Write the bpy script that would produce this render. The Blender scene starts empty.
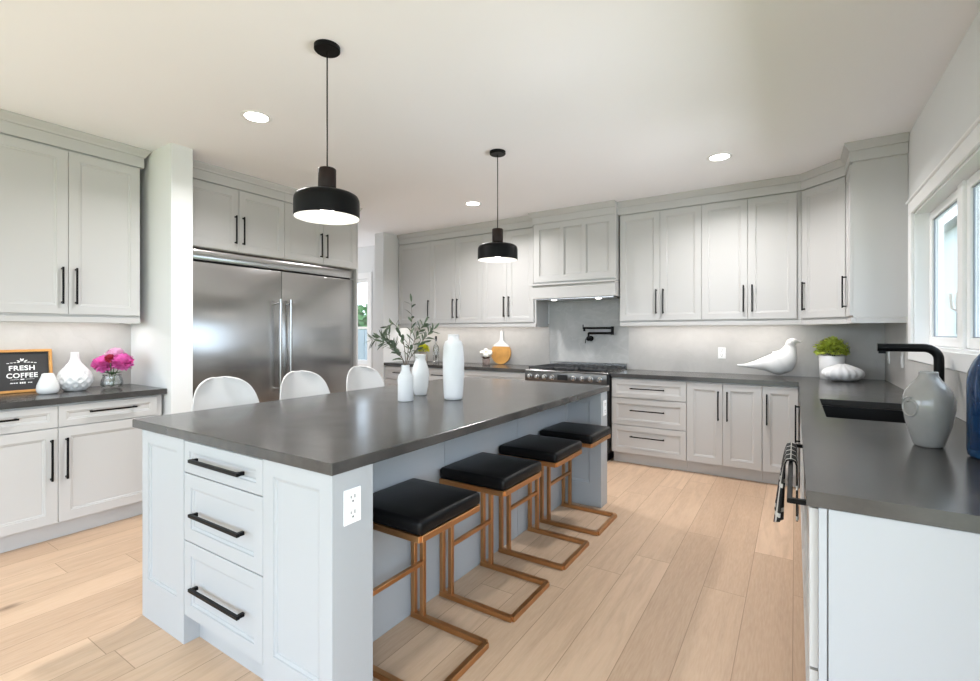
import bpy, bmesh, math, random
from mathutils import Vector, Matrix
random.seed(7)
sc = bpy.context.scene
COL = sc.collection
PI = math.pi

# ------------------------------------------------------------------ camera, world, sun, large lights, exposure
F_PX = 475.0
cam_d = bpy.data.cameras.new('camera')
cam_d.sensor_fit = 'HORIZONTAL'; cam_d.sensor_width = 36.0
cam_d.lens = F_PX / 980.0 * 36.0
cam_d.shift_y = -7.5 / 980.0
cam_d.clip_start = 0.03
cam = bpy.data.objects.new('camera', cam_d); COL.objects.link(cam)
cam.location = (0, 0, 1.335)
cam.rotation_euler = (PI / 2, 0, math.atan(305 / 475.0))
sc.camera = cam

world = bpy.data.worlds.new('world'); sc.world = world
world.use_nodes = True
wn = world.node_tree.nodes; wl = world.node_tree.links
bg = wn['Background']
bg.inputs[0].default_value = (0.72, 0.86, 1.0, 1)
bg.inputs[1].default_value = 2.4

def area(name, loc, rot, sx, sy, power, color=(1, 1, 1), spread=PI):
    l = bpy.data.lights.new(name, 'AREA'); l.shape = 'RECTANGLE'; l.size = sx; l.size_y = sy
    l.energy = power; l.color = color; l.spread = spread
    o = bpy.data.objects.new(name, l); COL.objects.link(o)
    o.location = loc; o.rotation_euler = rot
    return o
# fill lamps at unseen openings behind and beside the camera, added to brighten the room
area('rear_fill', (-1.95, -6.50, 1.60), (PI / 2, 0, PI), 7.0, 3.6, 85, (0.93, 0.955, 1.0))
area('left_fill', (-4.50, -1.60, 1.40), (PI / 2, 0, -PI / 2), 2.4, 1.8, 12, (0.94, 0.97, 1.0))
area('right_fill', (0.66, -1.20, 1.25), (PI / 2, 0, PI / 2), 3.2, 2.2, 20, (0.92, 0.96, 1.0))
# unseen fill lamps low outside, tilted up and added to lighten the ceiling
area('ceiling_fill_rear', (-1.95, -8.0, -0.25), (math.radians(120), 0, PI), 7.0, 3.0, 1080, (0.92, 0.94, 1.0))
area('ceiling_fill_right', (4.2, 3.0, -0.25), (math.radians(120), 0, PI / 2), 5.0, 2.0, 330, (0.92, 0.94, 1.0))

sc.view_settings.view_transform = 'Standard'
sc.view_settings.look = 'None'
sc.view_settings.exposure = 1.24
sc.view_settings.gamma = 1.0
sc.view_settings.use_curve_mapping = False
try:
    sc.cycles.use_denoising = True
    sc.cycles.max_bounces = 10; sc.cycles.diffuse_bounces = 6; sc.cycles.transparent_max_bounces = 16
    sc.cycles.sample_clamp_indirect = 6.0
    sc.cycles.caustics_reflective = False
except Exception:
    pass

# ------------------------------------------------------------------ materials
def mat(name, color, rough=0.5, metal=0.0, bump=0.0, bscale=60.0, var=0.0, vscale=4.0, spec=0.5, emit=None, estr=0.0, coat=0.0, trans=0.0, ior=1.45, sub=0.0):
    m = bpy.data.materials.new(name); m.use_nodes = True
    nt = m.node_tree; b = nt.nodes['Principled BSDF']
    b.inputs['Base Color'].default_value = (*color, 1); b.inputs['Roughness'].default_value = rough
    b.inputs['Metallic'].default_value = metal; b.inputs['Specular IOR Level'].default_value = spec
    b.inputs['Coat Weight'].default_value = coat; b.inputs['Transmission Weight'].default_value = trans
    b.inputs['IOR'].default_value = ior
    if sub: b.inputs['Subsurface Weight'].default_value = sub
    tc = nt.nodes.new('ShaderNodeTexCoord')
    if emit:
        b.inputs['Emission Color'].default_value = (*emit, 1); b.inputs['Emission Strength'].default_value = estr
    nz = nt.nodes.new('ShaderNodeTexNoise'); nz.inputs['Scale'].default_value = vscale; nz.inputs['Detail'].default_value = 5
    nt.links.new(tc.outputs['Object'], nz.inputs['Vector'])
    mx = nt.nodes.new('ShaderNodeMix'); mx.data_type = 'RGBA'
    k = 1 - var
    mx.inputs[6].default_value = (color[0]*k, color[1]*k, color[2]*k, 1)
    k = 1 + var
    mx.inputs[7].default_value = (min(1, color[0]*k), min(1, color[1]*k), min(1, color[2]*k), 1)
    nt.links.new(nz.outputs['Fac'], mx.inputs[0]); nt.links.new(mx.outputs[2], b.inputs['Base Color'])
    if bump:
        n2 = nt.nodes.new('ShaderNodeTexNoise'); n2.inputs['Scale'].default_value = bscale; n2.inputs['Detail'].default_value = 3
        nt.links.new(tc.outputs['Object'], n2.inputs['Vector'])
        bp = nt.nodes.new('ShaderNodeBump'); bp.inputs['Strength'].default_value = bump; bp.inputs['Distance'].default_value = 0.01
        nt.links.new(n2.outputs['Fac'], bp.inputs['Height']); nt.links.new(bp.outputs['Normal'], b.inputs['Normal'])
    return m

M = {}
M['cab'] = mat('grey_cabinet_paint', (0.515, 0.508, 0.503), 0.42, var=0.01, bump=0.03, bscale=200)
M['island'] = mat('island_blue_grey', (0.385, 0.40, 0.418), 0.42, var=0.01, bump=0.03, bscale=200)  # slightly bluer and darker than the wall and base cabinets
M['panel'] = mat('white_end_panel_paint', (0.44, 0.46, 0.49), 0.4, var=0.01)
M['wall'] = mat('white_wall_paint', (0.74, 0.75, 0.755), 0.85, var=0.01, bump=0.02, bscale=150)
M['ceil'] = mat('white_ceiling_paint', (0.905, 0.905, 0.93), 0.9, var=0.005)
M['trim'] = mat('white_trim_paint', (0.84, 0.84, 0.84), 0.4)
M['black'] = mat('matte_black_metal', (0.004, 0.004, 0.0042), 0.42, spec=0.15)
M['blackplastic'] = mat('black_enamel', (0.012, 0.012, 0.013), 0.3)
M['iron'] = mat('cast_iron', (0.02, 0.022, 0.025), 0.45, bump=0.2, bscale=120)
M['knob'] = mat('polished_steel', (0.44, 0.435, 0.43), 0.22, 1.0)
M['copper'] = mat('brushed_copper_metal', (0.56, 0.30, 0.135), 0.38, 1.0, var=0.15, vscale=14, bump=0.05, bscale=80)
M['leather'] = mat('black_leather', (0.004, 0.004, 0.0045), 0.36, bump=0.10, bscale=180, spec=0.2)
M['ceramic'] = mat('white_ceramic', (0.73, 0.73, 0.73), 0.25, bump=0.03, bscale=30)
M['matteceramic'] = mat('matte_white_ceramic', (0.72, 0.72, 0.73), 0.55, bump=0.05, bscale=60)
M['shell'] = mat('white_moulded_plastic', (0.62, 0.612, 0.605), 0.45)
M['pwhite'] = mat('white_outlet_plastic', (0.86, 0.86, 0.86), 0.3)
M['dark'] = mat('dark_recess', (0.03, 0.03, 0.03), 0.6)
M['woodsocket'] = mat('dark_walnut', (0.016, 0.008, 0.006), 0.5, var=0.4, spec=0.25, vscale=30)
M['shadein'] = mat('white_shade_lining', (0.62, 0.62, 0.61), 0.6)
M['bulb'] = mat('lit_bulb', (1, 1, 1), 0.5, emit=(1.0, 0.95, 0.86), estr=5)
M['lens'] = mat('lit_downlight_lens', (1, 1, 1), 0.5, emit=(1.0, 0.97, 0.92), estr=7)
M['led'] = mat('lit_led_strip', (1, 1, 1), 0.5, emit=(1.0, 0.93, 0.85), estr=5)
M['framewood'] = mat('honey_wood', (0.52, 0.26, 0.075), 0.45, var=0.3, vscale=18)
M['slate'] = mat('chalkboard_black', (0.035, 0.034, 0.035), 0.7, var=0.15)
M['chalk'] = mat('white_print', (0.80, 0.80, 0.79), 0.7)
M['boardwood'] = mat('acacia_wood', (0.60, 0.31, 0.085), 0.45, var=0.3, vscale=14)
M['leaf'] = mat('olive_leaf', (0.10, 0.135, 0.085), 0.55, var=0.4, vscale=30)
M['stem'] = mat('olive_twig', (0.14, 0.11, 0.085), 0.7)
M['lime'] = mat('lime_green_leaf', (0.56, 0.64, 0.11), 0.5, var=0.45, vscale=35)
M['green'] = mat('deep_green_leaf', (0.05, 0.12, 0.03), 0.5, var=0.4, vscale=30)
M['pink'] = mat('hot_pink_petal', (0.86, 0.16, 0.50), 0.6, var=0.35, vscale=40)
M['palepink'] = mat('pale_pink_petal', (0.90, 0.50, 0.68), 0.6, var=0.3, vscale=40)
M['redpetal'] = mat('crimson_petal', (0.45, 0.035, 0.07), 0.6, var=0.3, vscale=40)
M['yellow'] = mat('yellow_green_petal', (0.56, 0.56, 0.04), 0.6, var=0.3, vscale=40)
M['cream'] = mat('cream_petal', (0.82, 0.79, 0.72), 0.7, var=0.1, vscale=40)
M['brown'] = mat('brown_calyx', (0.16, 0.085, 0.05), 0.7, var=0.3, vscale=60)
M['glaze'] = mat('grey_crackle_glaze', (0.27, 0.262, 0.253), 0.10, var=0.16, vscale=14, bump=0.06, bscale=25, coat=0.4)
M['blue'] = mat('blue_glass', (0.025, 0.13, 0.33), 0.05, trans=0.85, ior=1.45, bump=0.15, bscale=18, var=0.3, vscale=9)
M['cloth'] = None
M['clearglass'] = None
M['fence'] = mat('grey_fence_boards', (0.25, 0.27, 0.30), 0.8, var=0.2)
M['hedge'] = mat('garden_foliage', (0.05, 0.17, 0.035), 0.8, var=0.5, vscale=5)
M['lawn'] = mat('lawn_grass', (0.16, 0.22, 0.08), 0.9, var=0.3)
M['siding'] = None

def nodes(name):
    m = bpy.data.materials.new(name); m.use_nodes = True
    return m, m.node_tree, m.node_tree.nodes['Principled BSDF']

def thin_glass(name, tint, refl=0.08):
    m, nt, b = nodes(name)
    out = nt.nodes['Material Output']
    tr = nt.nodes.new('ShaderNodeBsdfTransparent'); tr.inputs[0].default_value = (*tint, 1)
    gl = nt.nodes.new('ShaderNodeBsdfGlossy'); gl.inputs['Roughness'].default_value = 0.03
    fr = nt.nodes.new('ShaderNodeLayerWeight'); fr.inputs[0].default_value = 0.25
    mth = nt.nodes.new('ShaderNodeMath'); mth.operation = 'MULTIPLY_ADD'
    mth.inputs[1].default_value = 0.6; mth.inputs[2].default_value = refl
    nt.links.new(fr.outputs['Fresnel'], mth.inputs[0])
    mx = nt.nodes.new('ShaderNodeMixShader')
    nt.links.new(mth.outputs[0], mx.inputs[0]); nt.links.new(tr.outputs[0], mx.inputs[1]); nt.links.new(gl.outputs[0], mx.inputs[2])
    nt.links.new(mx.outputs[0], out.inputs['Surface'])
    return m
M['pane'] = thin_glass('window_glass', (0.97, 0.98, 0.99), 0.03)
M['clearglass'] = thin_glass('clear_glass', (0.95, 0.96, 0.955), 0.08)

def floor_mat():
    m, nt, b = nodes('light_oak_planks'); L = nt.links.new
    geo = nt.nodes.new('ShaderNodeNewGeometry'); sep = nt.nodes.new('ShaderNodeSeparateXYZ'); L(geo.outputs['Position'], sep.inputs[0])
    ax = nt.nodes.new('ShaderNodeMath'); ax.operation = 'ADD'; ax.inputs[1].default_value = 0.008 + 20; L(sep.outputs['X'], ax.inputs[0])
    ay = nt.nodes.new('ShaderNodeMath'); ay.operation = 'ADD'; ay.inputs[1].default_value = 20.35; L(sep.outputs['Y'], ay.inputs[0])
    row = nt.nodes.new('ShaderNodeMath'); row.operation = 'DIVIDE'; row.inputs[1].default_value = 0.2; L(ax.outputs[0], row.inputs[0])
    rfl = nt.nodes.new('ShaderNodeMath'); rfl.operation = 'FLOOR'; L(row.outputs[0], rfl.inputs[0])
    wn_ = nt.nodes.new('ShaderNodeTexWhiteNoise'); wn_.noise_dimensions = '1D'; L(rfl.outputs[0], wn_.inputs['W'])
    off = nt.nodes.new('ShaderNodeMath'); off.operation = 'MULTIPLY_ADD'; off.inputs[1].default_value = 1.7; L(wn_.outputs['Value'], off.inputs[0]); L(ay.outputs[0], off.inputs[2])
    col = nt.nodes.new('ShaderNodeMath'); col.operation = 'DIVIDE'; col.inputs[1].default_value = 1.7; L(off.outputs[0], col.inputs[0])
    cfl = nt.nodes.new('ShaderNodeMath'); cfl.operation = 'FLOOR'; L(col.outputs[0], cfl.inputs[0])
    cid = nt.nodes.new('ShaderNodeCombineXYZ'); L(rfl.outputs[0], cid.inputs[0]); L(cfl.outputs[0], cid.inputs[1])
    pid = nt.nodes.new('ShaderNodeTexWhiteNoise'); pid.noise_dimensions = '3D'; L(cid.outputs[0], pid.inputs['Vector'])
    # seams
    def seam(src, cells, width):
        fr = nt.nodes.new('ShaderNodeMath'); fr.operation = 'FRACT'; L(src, fr.inputs[0])
        pp = nt.nodes.new('ShaderNodeMath'); pp.operation = 'PINGPONG'; pp.inputs[1].default_value = 0.5; L(fr.outputs[0], pp.inputs[0])
        lt = nt.nodes.new('ShaderNodeMath'); lt.operation = 'LESS_THAN'; lt.inputs[1].default_value = width / cells; L(pp.outputs[0], lt.inputs[0])
        return lt.outputs[0]
    s1 = seam(row.outputs[0], 0.2, 0.0016); s2 = seam(col.outputs[0], 1.7, 0.0016)
    smax = nt.nodes.new('ShaderNodeMath'); smax.operation = 'MAXIMUM'; L(s1, smax.inputs[0]); L(s2, smax.inputs[1])
    # grain
    ph = nt.nodes.new('ShaderNodeVectorMath'); ph.operation = 'MULTIPLY_ADD'
    L(geo.outputs['Position'], ph.inputs[0]); ph.inputs[1].default_value = (9, 0.9, 1)
    sc_ = nt.nodes.new('ShaderNodeVectorMath'); sc_.operation = 'SCALE'; sc_.inputs['Scale'].default_value = 37; L(pid.outputs['Color'], sc_.inputs[0])
    L(sc_.outputs[0], ph.inputs[2])
    g1 = nt.nodes.new('ShaderNodeTexNoise'); g1.inputs['Scale'].default_value = 2.2; g1.inputs['Detail'].default_value = 7; g1.inputs['Distortion'].default_value = 0.7
    L(ph.outputs[0], g1.inputs['Vector'])
    g2 = nt.nodes.new('ShaderNodeTexNoise'); g2.inputs['Scale'].default_value = 14; g2.inputs['Detail'].default_value = 4
    L(ph.outputs[0], g2.inputs['Vector'])
    cr = nt.nodes.new('ShaderNodeValToRGB'); L(pid.outputs['Value'], cr.inputs[0])
    e = cr.color_ramp.elements
    e[0].position = 0; e[0].color = (0.50, 0.335, 0.225, 1)
    e[1].position = 1; e[1].color = (0.66, 0.465, 0.325, 1)
    k = e.new(0.5); k.color = (0.59, 0.41, 0.28, 1)
    def mixc(fac, a, bcol, mode='MIX'):
        mx = nt.nodes.new('ShaderNodeMix'); mx.data_type = 'RGBA'; mx.blend_type = mode
        L(fac, mx.inputs[0]); L(a, mx.inputs[6])
        if isinstance(bcol, tuple): mx.inputs[7].default_value = bcol
        else: L(bcol, mx.inputs[7])
        return mx.outputs[2]
    def mr(src, a, b_, c, d):
        r = nt.nodes.new('ShaderNodeMapRange'); L(src, r.inputs[0])
        for i, v in enumerate((a, b_, c, d)): r.inputs[i + 1].default_value = v
        return r.outputs[0]
    c1 = mixc(mr(g1.outputs['Fac'], 0.42, 0.72, 0, 0.6), cr.outputs[0], (0.43, 0.285, 0.19, 1))
    c2 = mixc(mr(g2.outputs['Fac'], 0.35, 0.75, 0, 0.28), c1, (0.72, 0.56, 0.42, 1))
    # knots: sparse small dark spots
    kv = nt.nodes.new('ShaderNodeTexVoronoi'); kv.inputs['Scale'].default_value = 1.0
    km = nt.nodes.new('ShaderNodeVectorMath'); km.operation = 'MULTIPLY'; km.inputs[1].default_value = (2.4, 1.1, 1); L(geo.outputs['Position'], km.inputs[0])
    kd = nt.nodes.new('ShaderNodeVectorMath'); kd.operation = 'MULTIPLY_ADD'; kd.inputs[1].default_value = (0.05, 0.05, 0.05)
    L(g2.outputs['Color'], kd.inputs[0]); L(km.outputs[0], kd.inputs[2]); L(kd.outputs[0], kv.inputs['Vector'])
    c3 = mixc(mr(kv.outputs['Distance'], 0.012, 0.085, 0.8, 0), c2, (0.13, 0.075, 0.045, 1))
    c4 = mixc(smax.outputs[0], c3, (0.34, 0.225, 0.145, 1))
    L(c4, b.inputs['Base Color'])
    b.inputs['Roughness'].default_value = 0.42; b.inputs['Specular IOR Level'].default_value = 0.35
    bp = nt.nodes.new('ShaderNodeBump'); bp.inputs['Strength'].default_value = 0.12; bp.inputs['Distance'].default_value = 0.004
    inv = nt.nodes.new('ShaderNodeMath'); inv.operation = 'SUBTRACT'; L(g2.outputs['Fac'], inv.inputs[0]); L(smax.outputs[0], inv.inputs[1])
    L(inv.outputs[0], bp.inputs['Height']); L(bp.outputs['Normal'], b.inputs['Normal'])
    return m
M['floor'] = floor_mat()

def stone_mat(name, c0, c1, scale, rough, vein=None, stretch=(1, 1, 1), r1=None):
    m, nt, b = nodes(name); L = nt.links.new
    geo = nt.nodes.new('ShaderNodeNewGeometry')
    st = nt.nodes.new('ShaderNodeVectorMath'); st.operation = 'MULTIPLY'; st.inputs[1].default_value = stretch; L(geo.outputs['Position'], st.inputs[0])
    n = nt.nodes.new('ShaderNodeTexNoise'); n.inputs['Scale'].default_value = scale; n.inputs['Detail'].default_value = 8; n.inputs['Roughness'].default_value = 0.62
    L(st.outputs[0], n.inputs['Vector'])
    cr = nt.nodes.new('ShaderNodeValToRGB'); L(n.outputs['Fac'], cr.inputs[0])
    e = cr.color_ramp.elements
    e[0].position = 0.36; e[0].color = (*c0, 1); e[1].position = 0.66; e[1].color = (*c1, 1)
    src = cr.outputs[0]
    if vein:
        v = nt.nodes.new('ShaderNodeTexNoise'); v.inputs['Scale'].default_value = vein[1]; v.inputs['Detail'].default_value = 6; v.inputs['Distortion'].default_value = 1.2
        L(st.outputs[0], v.inputs['Vector'])
        a = nt.nodes.new('ShaderNodeMath'); a.operation = 'SUBTRACT'; a.inputs[1].default_value = 0.5; L(v.outputs['Fac'], a.inputs[0])
        ab = nt.nodes.new('ShaderNodeMath'); ab.operation = 'ABSOLUTE'; L(a.outputs[0], ab.inputs[0])
        r = nt.nodes.new('ShaderNodeMapRange'); L(ab.outputs[0], r.inputs[0])
        for i, vv in enumerate((0.0, 0.03, vein[2], 0.0)): r.inputs[i + 1].default_value = vv
        mx = nt.nodes.new('ShaderNodeMix'); mx.data_type = 'RGBA'; L(r.outputs[0], mx.inputs[0]); L(src, mx.inputs[6]); mx.inputs[7].default_value = (*vein[0], 1)
        src = mx.outputs[2]
    L(src, b.inputs['Base Color'])
    rr = nt.nodes.new('ShaderNodeMapRange'); L(n.outputs['Fac'], rr.inputs[0])
    for i, vv in enumerate((0.3, 0.7, rough, r1 or rough + 0.06)): rr.inputs[i + 1].default_value = vv
    L(rr.outputs[0], b.inputs['Roughness'])
    return m
M['stone'] = stone_mat('honed_charcoal_stone', (0.036, 0.035, 0.0345), (0.068, 0.064, 0.061), 4.5, 0.19, r1=0.235, stretch=(1, 1, 1))
M['splash'] = stone_mat('pale_grey_porcelain', (0.43, 0.417, 0.40), (0.50, 0.487, 0.47), 3.0, 0.35, vein=((0.39, 0.377, 0.363), 2.2, 0.25))
M['marble'] = stone_mat('grey_veined_marble', (0.40, 0.40, 0.395), (0.47, 0.47, 0.463), 4.0, 0.45, vein=((0.55, 0.55, 0.54), 2.6, 0.3))

def steel_mat():
    m, nt, b = nodes('brushed_stainless_steel'); L = nt.links.new
    tc = nt.nodes.new('ShaderNodeTexCoord')
    mp = nt.nodes.new('ShaderNodeMapping'); mp.inputs['Scale'].default_value = (1.2, 1.2, 160); L(tc.outputs['Object'], mp.inputs[0])
    n = nt.nodes.new('ShaderNodeTexNoise'); n.inputs['Scale'].default_value = 2.5; n.inputs['Detail'].default_value = 4; L(mp.outputs[0], n.inputs['Vector'])
    r = nt.nodes.new('ShaderNodeMapRange'); L(n.outputs['Fac'], r.inputs[0])
    for i, v in enumerate((0.3, 0.7, 0.19, 0.23)): r.inputs[i + 1].default_value = v
    L(r.outputs[0], b.inputs['Roughness'])
    w = nt.nodes.new('ShaderNodeTexNoise'); w.inputs['Scale'].default_value = 1.1; w.inputs['Detail'].default_value = 1; L(tc.outputs['Object'], w.inputs['Vector'])
    ad = nt.nodes.new('ShaderNodeMath'); ad.operation = 'MULTIPLY_ADD'; ad.inputs[1].default_value = 0.0; L(n.outputs['Fac'], ad.inputs[0]); L(w.outputs['Fac'], ad.inputs[2])
    bp = nt.nodes.new('ShaderNodeBump'); bp.inputs['Strength'].default_value = 0.12; bp.inputs['Distance'].default_value = 0.05; L(ad.outputs[0], bp.inputs['Height'])
    L(bp.outputs['Normal'], b.inputs['Normal'])
    b.inputs['Base Color'].default_value = (0.47, 0.465, 0.46, 1); b.inputs['Metallic'].default_value = 1.0
    b.inputs['Anisotropic'].default_value = 0.9
    tg = nt.nodes.new('ShaderNodeTangent'); tg.direction_type = 'RADIAL'; tg.axis = 'Z'; L(tg.outputs[0], b.inputs['Tangent'])
    b.inputs['Anisotropic Rotation'].default_value = 0.0
    return m
M['steel'] = steel_mat()

def towel_mat():
    m, nt, b = nodes('black_striped_cotton'); L = nt.links.new
    geo = nt.nodes.new('ShaderNodeNewGeometry'); sp = nt.nodes.new('ShaderNodeSeparateXYZ'); L(geo.outputs['Position'], sp.inputs[0])
    def band(src, k, th):
        a = nt.nodes.new('ShaderNodeMath'); a.operation = 'MULTIPLY'; a.inputs[1].default_value = k; L(src, a.inputs[0])
        f = nt.nodes.new('ShaderNodeMath'); f.operation = 'FRACT'; L(a.outputs[0], f.inputs[0])
        g = nt.nodes.new('ShaderNodeMath'); g.operation = 'GREATER_THAN'; g.inputs[1].default_value = th; L(f.outputs[0], g.inputs[0])
        return g.outputs[0]
    mxm = nt.nodes.new('ShaderNodeMath'); mxm.operation = 'MAXIMUM'; L(band(sp.outputs['Z'], 9, 0.86), mxm.inputs[0]); L(band(sp.outputs['Y'], 13, 0.86), mxm.inputs[1])
    mx = nt.nodes.new('ShaderNodeMix'); mx.data_type = 'RGBA'; L(mxm.outputs[0], mx.inputs[0])
    mx.inputs[6].default_value = (0.012, 0.012, 0.013, 1); mx.inputs[7].default_value = (0.55, 0.54, 0.52, 1)
    L(mx.outputs[2], b.inputs['Base Color']); b.inputs['Roughness'].default_value = 0.9
    return m
M['cloth'] = towel_mat()

def siding_mat():
    m, nt, b = nodes('pale_lap_siding'); L = nt.links.new
    geo = nt.nodes.new('ShaderNodeNewGeometry'); sp = nt.nodes.new('ShaderNodeSeparateXYZ'); L(geo.outputs['Position'], sp.inputs[0])
    a = nt.nodes.new('ShaderNodeMath'); a.operation = 'MULTIPLY'; a.inputs[1].default_value = 6; L(sp.outputs['Z'], a.inputs[0])
    f = nt.nodes.new('ShaderNodeMath'); f.operation = 'FRACT'; L(a.outputs[0], f.inputs[0])
    g = nt.nodes.new('ShaderNodeMath'); g.operation = 'GREATER_THAN'; g.inputs[1].default_value = 0.93; L(f.outputs[0], g.inputs[0])
    mx = nt.nodes.new('ShaderNodeMix'); mx.data_type = 'RGBA'; L(g.outputs[0], mx.inputs[0])
    mx.inputs[6].default_value = (0.80, 0.82, 0.84, 1); mx.inputs[7].default_value = (0.66, 0.70, 0.74, 1)
    L(mx.outputs[2], b.inputs['Base Color']); b.inputs['Roughness'].default_value = 0.8
    return m
M['siding'] = siding_mat()

# ------------------------------------------------------------------ mesh helpers
def BM(): return bmesh.new()

def box(bm, x0, x1, y0, y1, z0, z1, bev=0.0, seg=1):
    if x0 > x1: x0, x1 = x1, x0
    if y0 > y1: y0, y1 = y1, y0
    if z0 > z1: z0, z1 = z1, z0
    vs = [bm.verts.new((x, y, z)) for z in (z0, z1) for y in (y0, y1) for x in (x0, x1)]
    fs = [(0, 2, 3, 1), (4, 5, 7, 6), (0, 1, 5, 4), (2, 6, 7, 3), (0, 4, 6, 2), (1, 3, 7, 5)]
    faces = [bm.faces.new([vs[i] for i in f]) for f in fs]
    if bev > 0:
        es = list({e for f in faces for e in f.edges})
        bmesh.ops.bevel(bm, geom=es, offset=min(bev, 0.45 * min(x1-x0, y1-y0, z1-z0)), segments=seg, profile=0.5, affect='EDGES')

def lathe(bm, prof, c=(0, 0, 0), seg=32, sx=1.0, sy=1.0, fn=None):
    rings = []
    for r, z in prof:
        if r < 1e-5:
            rings.append([bm.verts.new((c[0], c[1], c[2] + z))])
        else:
            ring = []
            for i in range(seg):
                a = 2 * PI * i / seg
                rr = r * (fn(a, z, r) if fn else 1)
                ring.append(bm.verts.new((c[0] + rr * sx * math.cos(a), c[1] + rr * sy * math.sin(a), c[2] + z)))
            rings.append(ring)
    for a, b in zip(rings, rings[1:]):
        if len(a) == 1 and len(b) == 1: continue
        for i in range(seg):
            j = (i + 1) % seg
            if len(a) == 1: bm.faces.new((a[0], b[j], b[i]))
            elif len(b) == 1: bm.faces.new((a[i], a[j], b[0]))
            else: bm.faces.new((a[i], a[j], b[j], b[i]))

def tube(bm, pts, r, seg=10, sx=1.0):
    pts = [Vector(p) for p in pts]; n = len(pts)
    rs = r if isinstance(r, (list, tuple)) else [r] * n
    up = None; rings = []
    for i, p in enumerate(pts):
        t = (pts[min(i + 1, n - 1)] - pts[max(i - 1, 0)]).normalized()
        if up is None:
            up = Vector((0, 0, 1)) if abs(t.z) < 0.9 else Vector((0, 1, 0))
        u = t.cross(up)
        if u.length < 1e-5: u = t.cross(Vector((1, 0, 0)))
        u.normalize(); v = u.cross(t).normalized(); up = v
        rings.append([bm.verts.new(p + (u * sx * math.cos(2 * PI * k / seg) + v * math.sin(2 * PI * k / seg)) * rs[i]) for k in range(seg)])
    for a, b in zip(rings, rings[1:]):
        for k in range(seg):
            j = (k + 1) % seg; bm.faces.new((a[k], a[j], b[j], b[k]))
    bm.faces.new(rings[0][::-1]); bm.faces.new(rings[-1])

def bar(bm, a, b, w):
    """square bar from a to b along one axis"""
    lo = [min(a[i], b[i]) for i in range(3)]; hi = [max(a[i], b[i]) for i in range(3)]
    for i in range(3):
        if hi[i] - lo[i] < w: 
            m_ = (lo[i] + hi[i]) / 2; lo[i] = m_ - w / 2; hi[i] = m_ + w / 2
    box(bm, lo[0], hi[0], lo[1], hi[1], lo[2], hi[2], 0.0015)

def ball(bm, c, r, sub=2, sx=1, sy=1, sz=1):
    res = bmesh.ops.create_icosphere(bm, subdivisions=sub, radius=r)
    for v in res['verts']:
        v.co = Vector((v.co.x * sx + c[0], v.co.y * sy + c[1], v.co.z * sz + c[2]))

def leaf(bm, base, d, side, L, W, curl=0.15):
    d = Vector(d).normalized(); side = Vector(side); side = (side - d * side.dot(d)).normalized()
    n = d.cross(side); base = Vector(base)
    P = [(0, 0), (0.3, 0.8), (0.6, 1.0), (0.85, 0.6), (1, 0)]
    mid = [bm.verts.new(base + d * L * t + n * (-curl * L * t * t)) for t, _ in P]
    for s in (-1, 1):
        ed = [mid[0]] + [bm.verts.new(base + d * L * t + side * s * W * 0.5 * w + n * (-curl * L * t * t + 0.12 * W * w)) for t, w in P[1:-1]] + [mid[-1]]
        for i in range(len(P) - 1):
            vs = [mid[i], mid[i + 1], ed[i + 1], ed[i]]
            vs = list(dict.fromkeys(vs))
            if len(vs) >= 3: bm.faces.new(vs)

def shaker(bm, x0, x1, z0, z1, yf=-0.02, t=0.02, rail=0.06, rec=0.009, rail_b=None, rail_t=None):
    """framed door facing -y with its face at yf and a recessed panel with a stepped bevel"""
    rb = rail_b or rail; rt = rail_t or rail
    def ring(ix0, ix1, iz0, iz1, y):
        return [bm.verts.new((ix0, y, iz0)), bm.verts.new((ix1, y, iz0)), bm.verts.new((ix1, y, iz1)), bm.verts.new((ix0, y, iz1))]
    e = 0.0015
    loops = [ring(x0, x1, z0, z1, yf + t), ring(x0, x1, z0, z1, yf + e), ring(x0 + e, x1 - e, z0 + e, z1 - e, yf),
             ring(x0 + rail, x1 - rail, z0 + rb, z1 - rt, yf),
             ring(x0 + rail + 0.002, x1 - rail - 0.002, z0 + rb + 0.002, z1 - rt - 0.002, yf + rec * 0.45),
             ring(x0 + rail + 0.011, x1 - rail - 0.011, z0 + rb + 0.011, z1 - rt - 0.011, yf + rec * 0.6),
             ring(x0 + rail + 0.014, x1 - rail - 0.014, z0 + rb + 0.014, z1 - rt - 0.014, yf + rec)]
    for a, b in zip(loops, loops[1:]):
        for i in range(4):
            j = (i + 1) % 4; bm.faces.new((a[i], a[j], b[j], b[i]))
    bm.faces.new(loops[-1]); bm.faces.new(loops[0][::-1])

def obj(name, bm, m, parent=None, smooth=False, angle=None):
    bmesh.ops.recalc_face_normals(bm, faces=bm.faces)
    me = bpy.data.meshes.new(name); bm.to_mesh(me); bm.free()
    me.materials.append(M[m] if isinstance(m, str) else m)
    if smooth:
        me.polygons.foreach_set('use_smooth', [True] * len(me.polygons))
        if angle: me.set_sharp_from_angle(angle=math.radians(angle))
    o = bpy.data.objects.new(name, me); COL.objects.link(o)
    if parent is not None: o.parent = parent
    return o

def tag(o, label, cat, group=None):
    o['label'] = label; o['category'] = cat
    if group: o['group'] = group
    return o

def thing(name, label, cat, loc=(0, 0, 0), rotz=0.0, group=None):
    o = bpy.data.objects.new(name, None); COL.objects.link(o); o.empty_display_size = 0.1
    o.location = loc; o.rotation_euler = (0, 0, rotz)
    return tag(o, label, cat, group)

def struct(name, bm, m, parent=None):
    o = obj(name, bm, m, parent)
    if parent is None: o['kind'] = 'structure'
    return o

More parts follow.
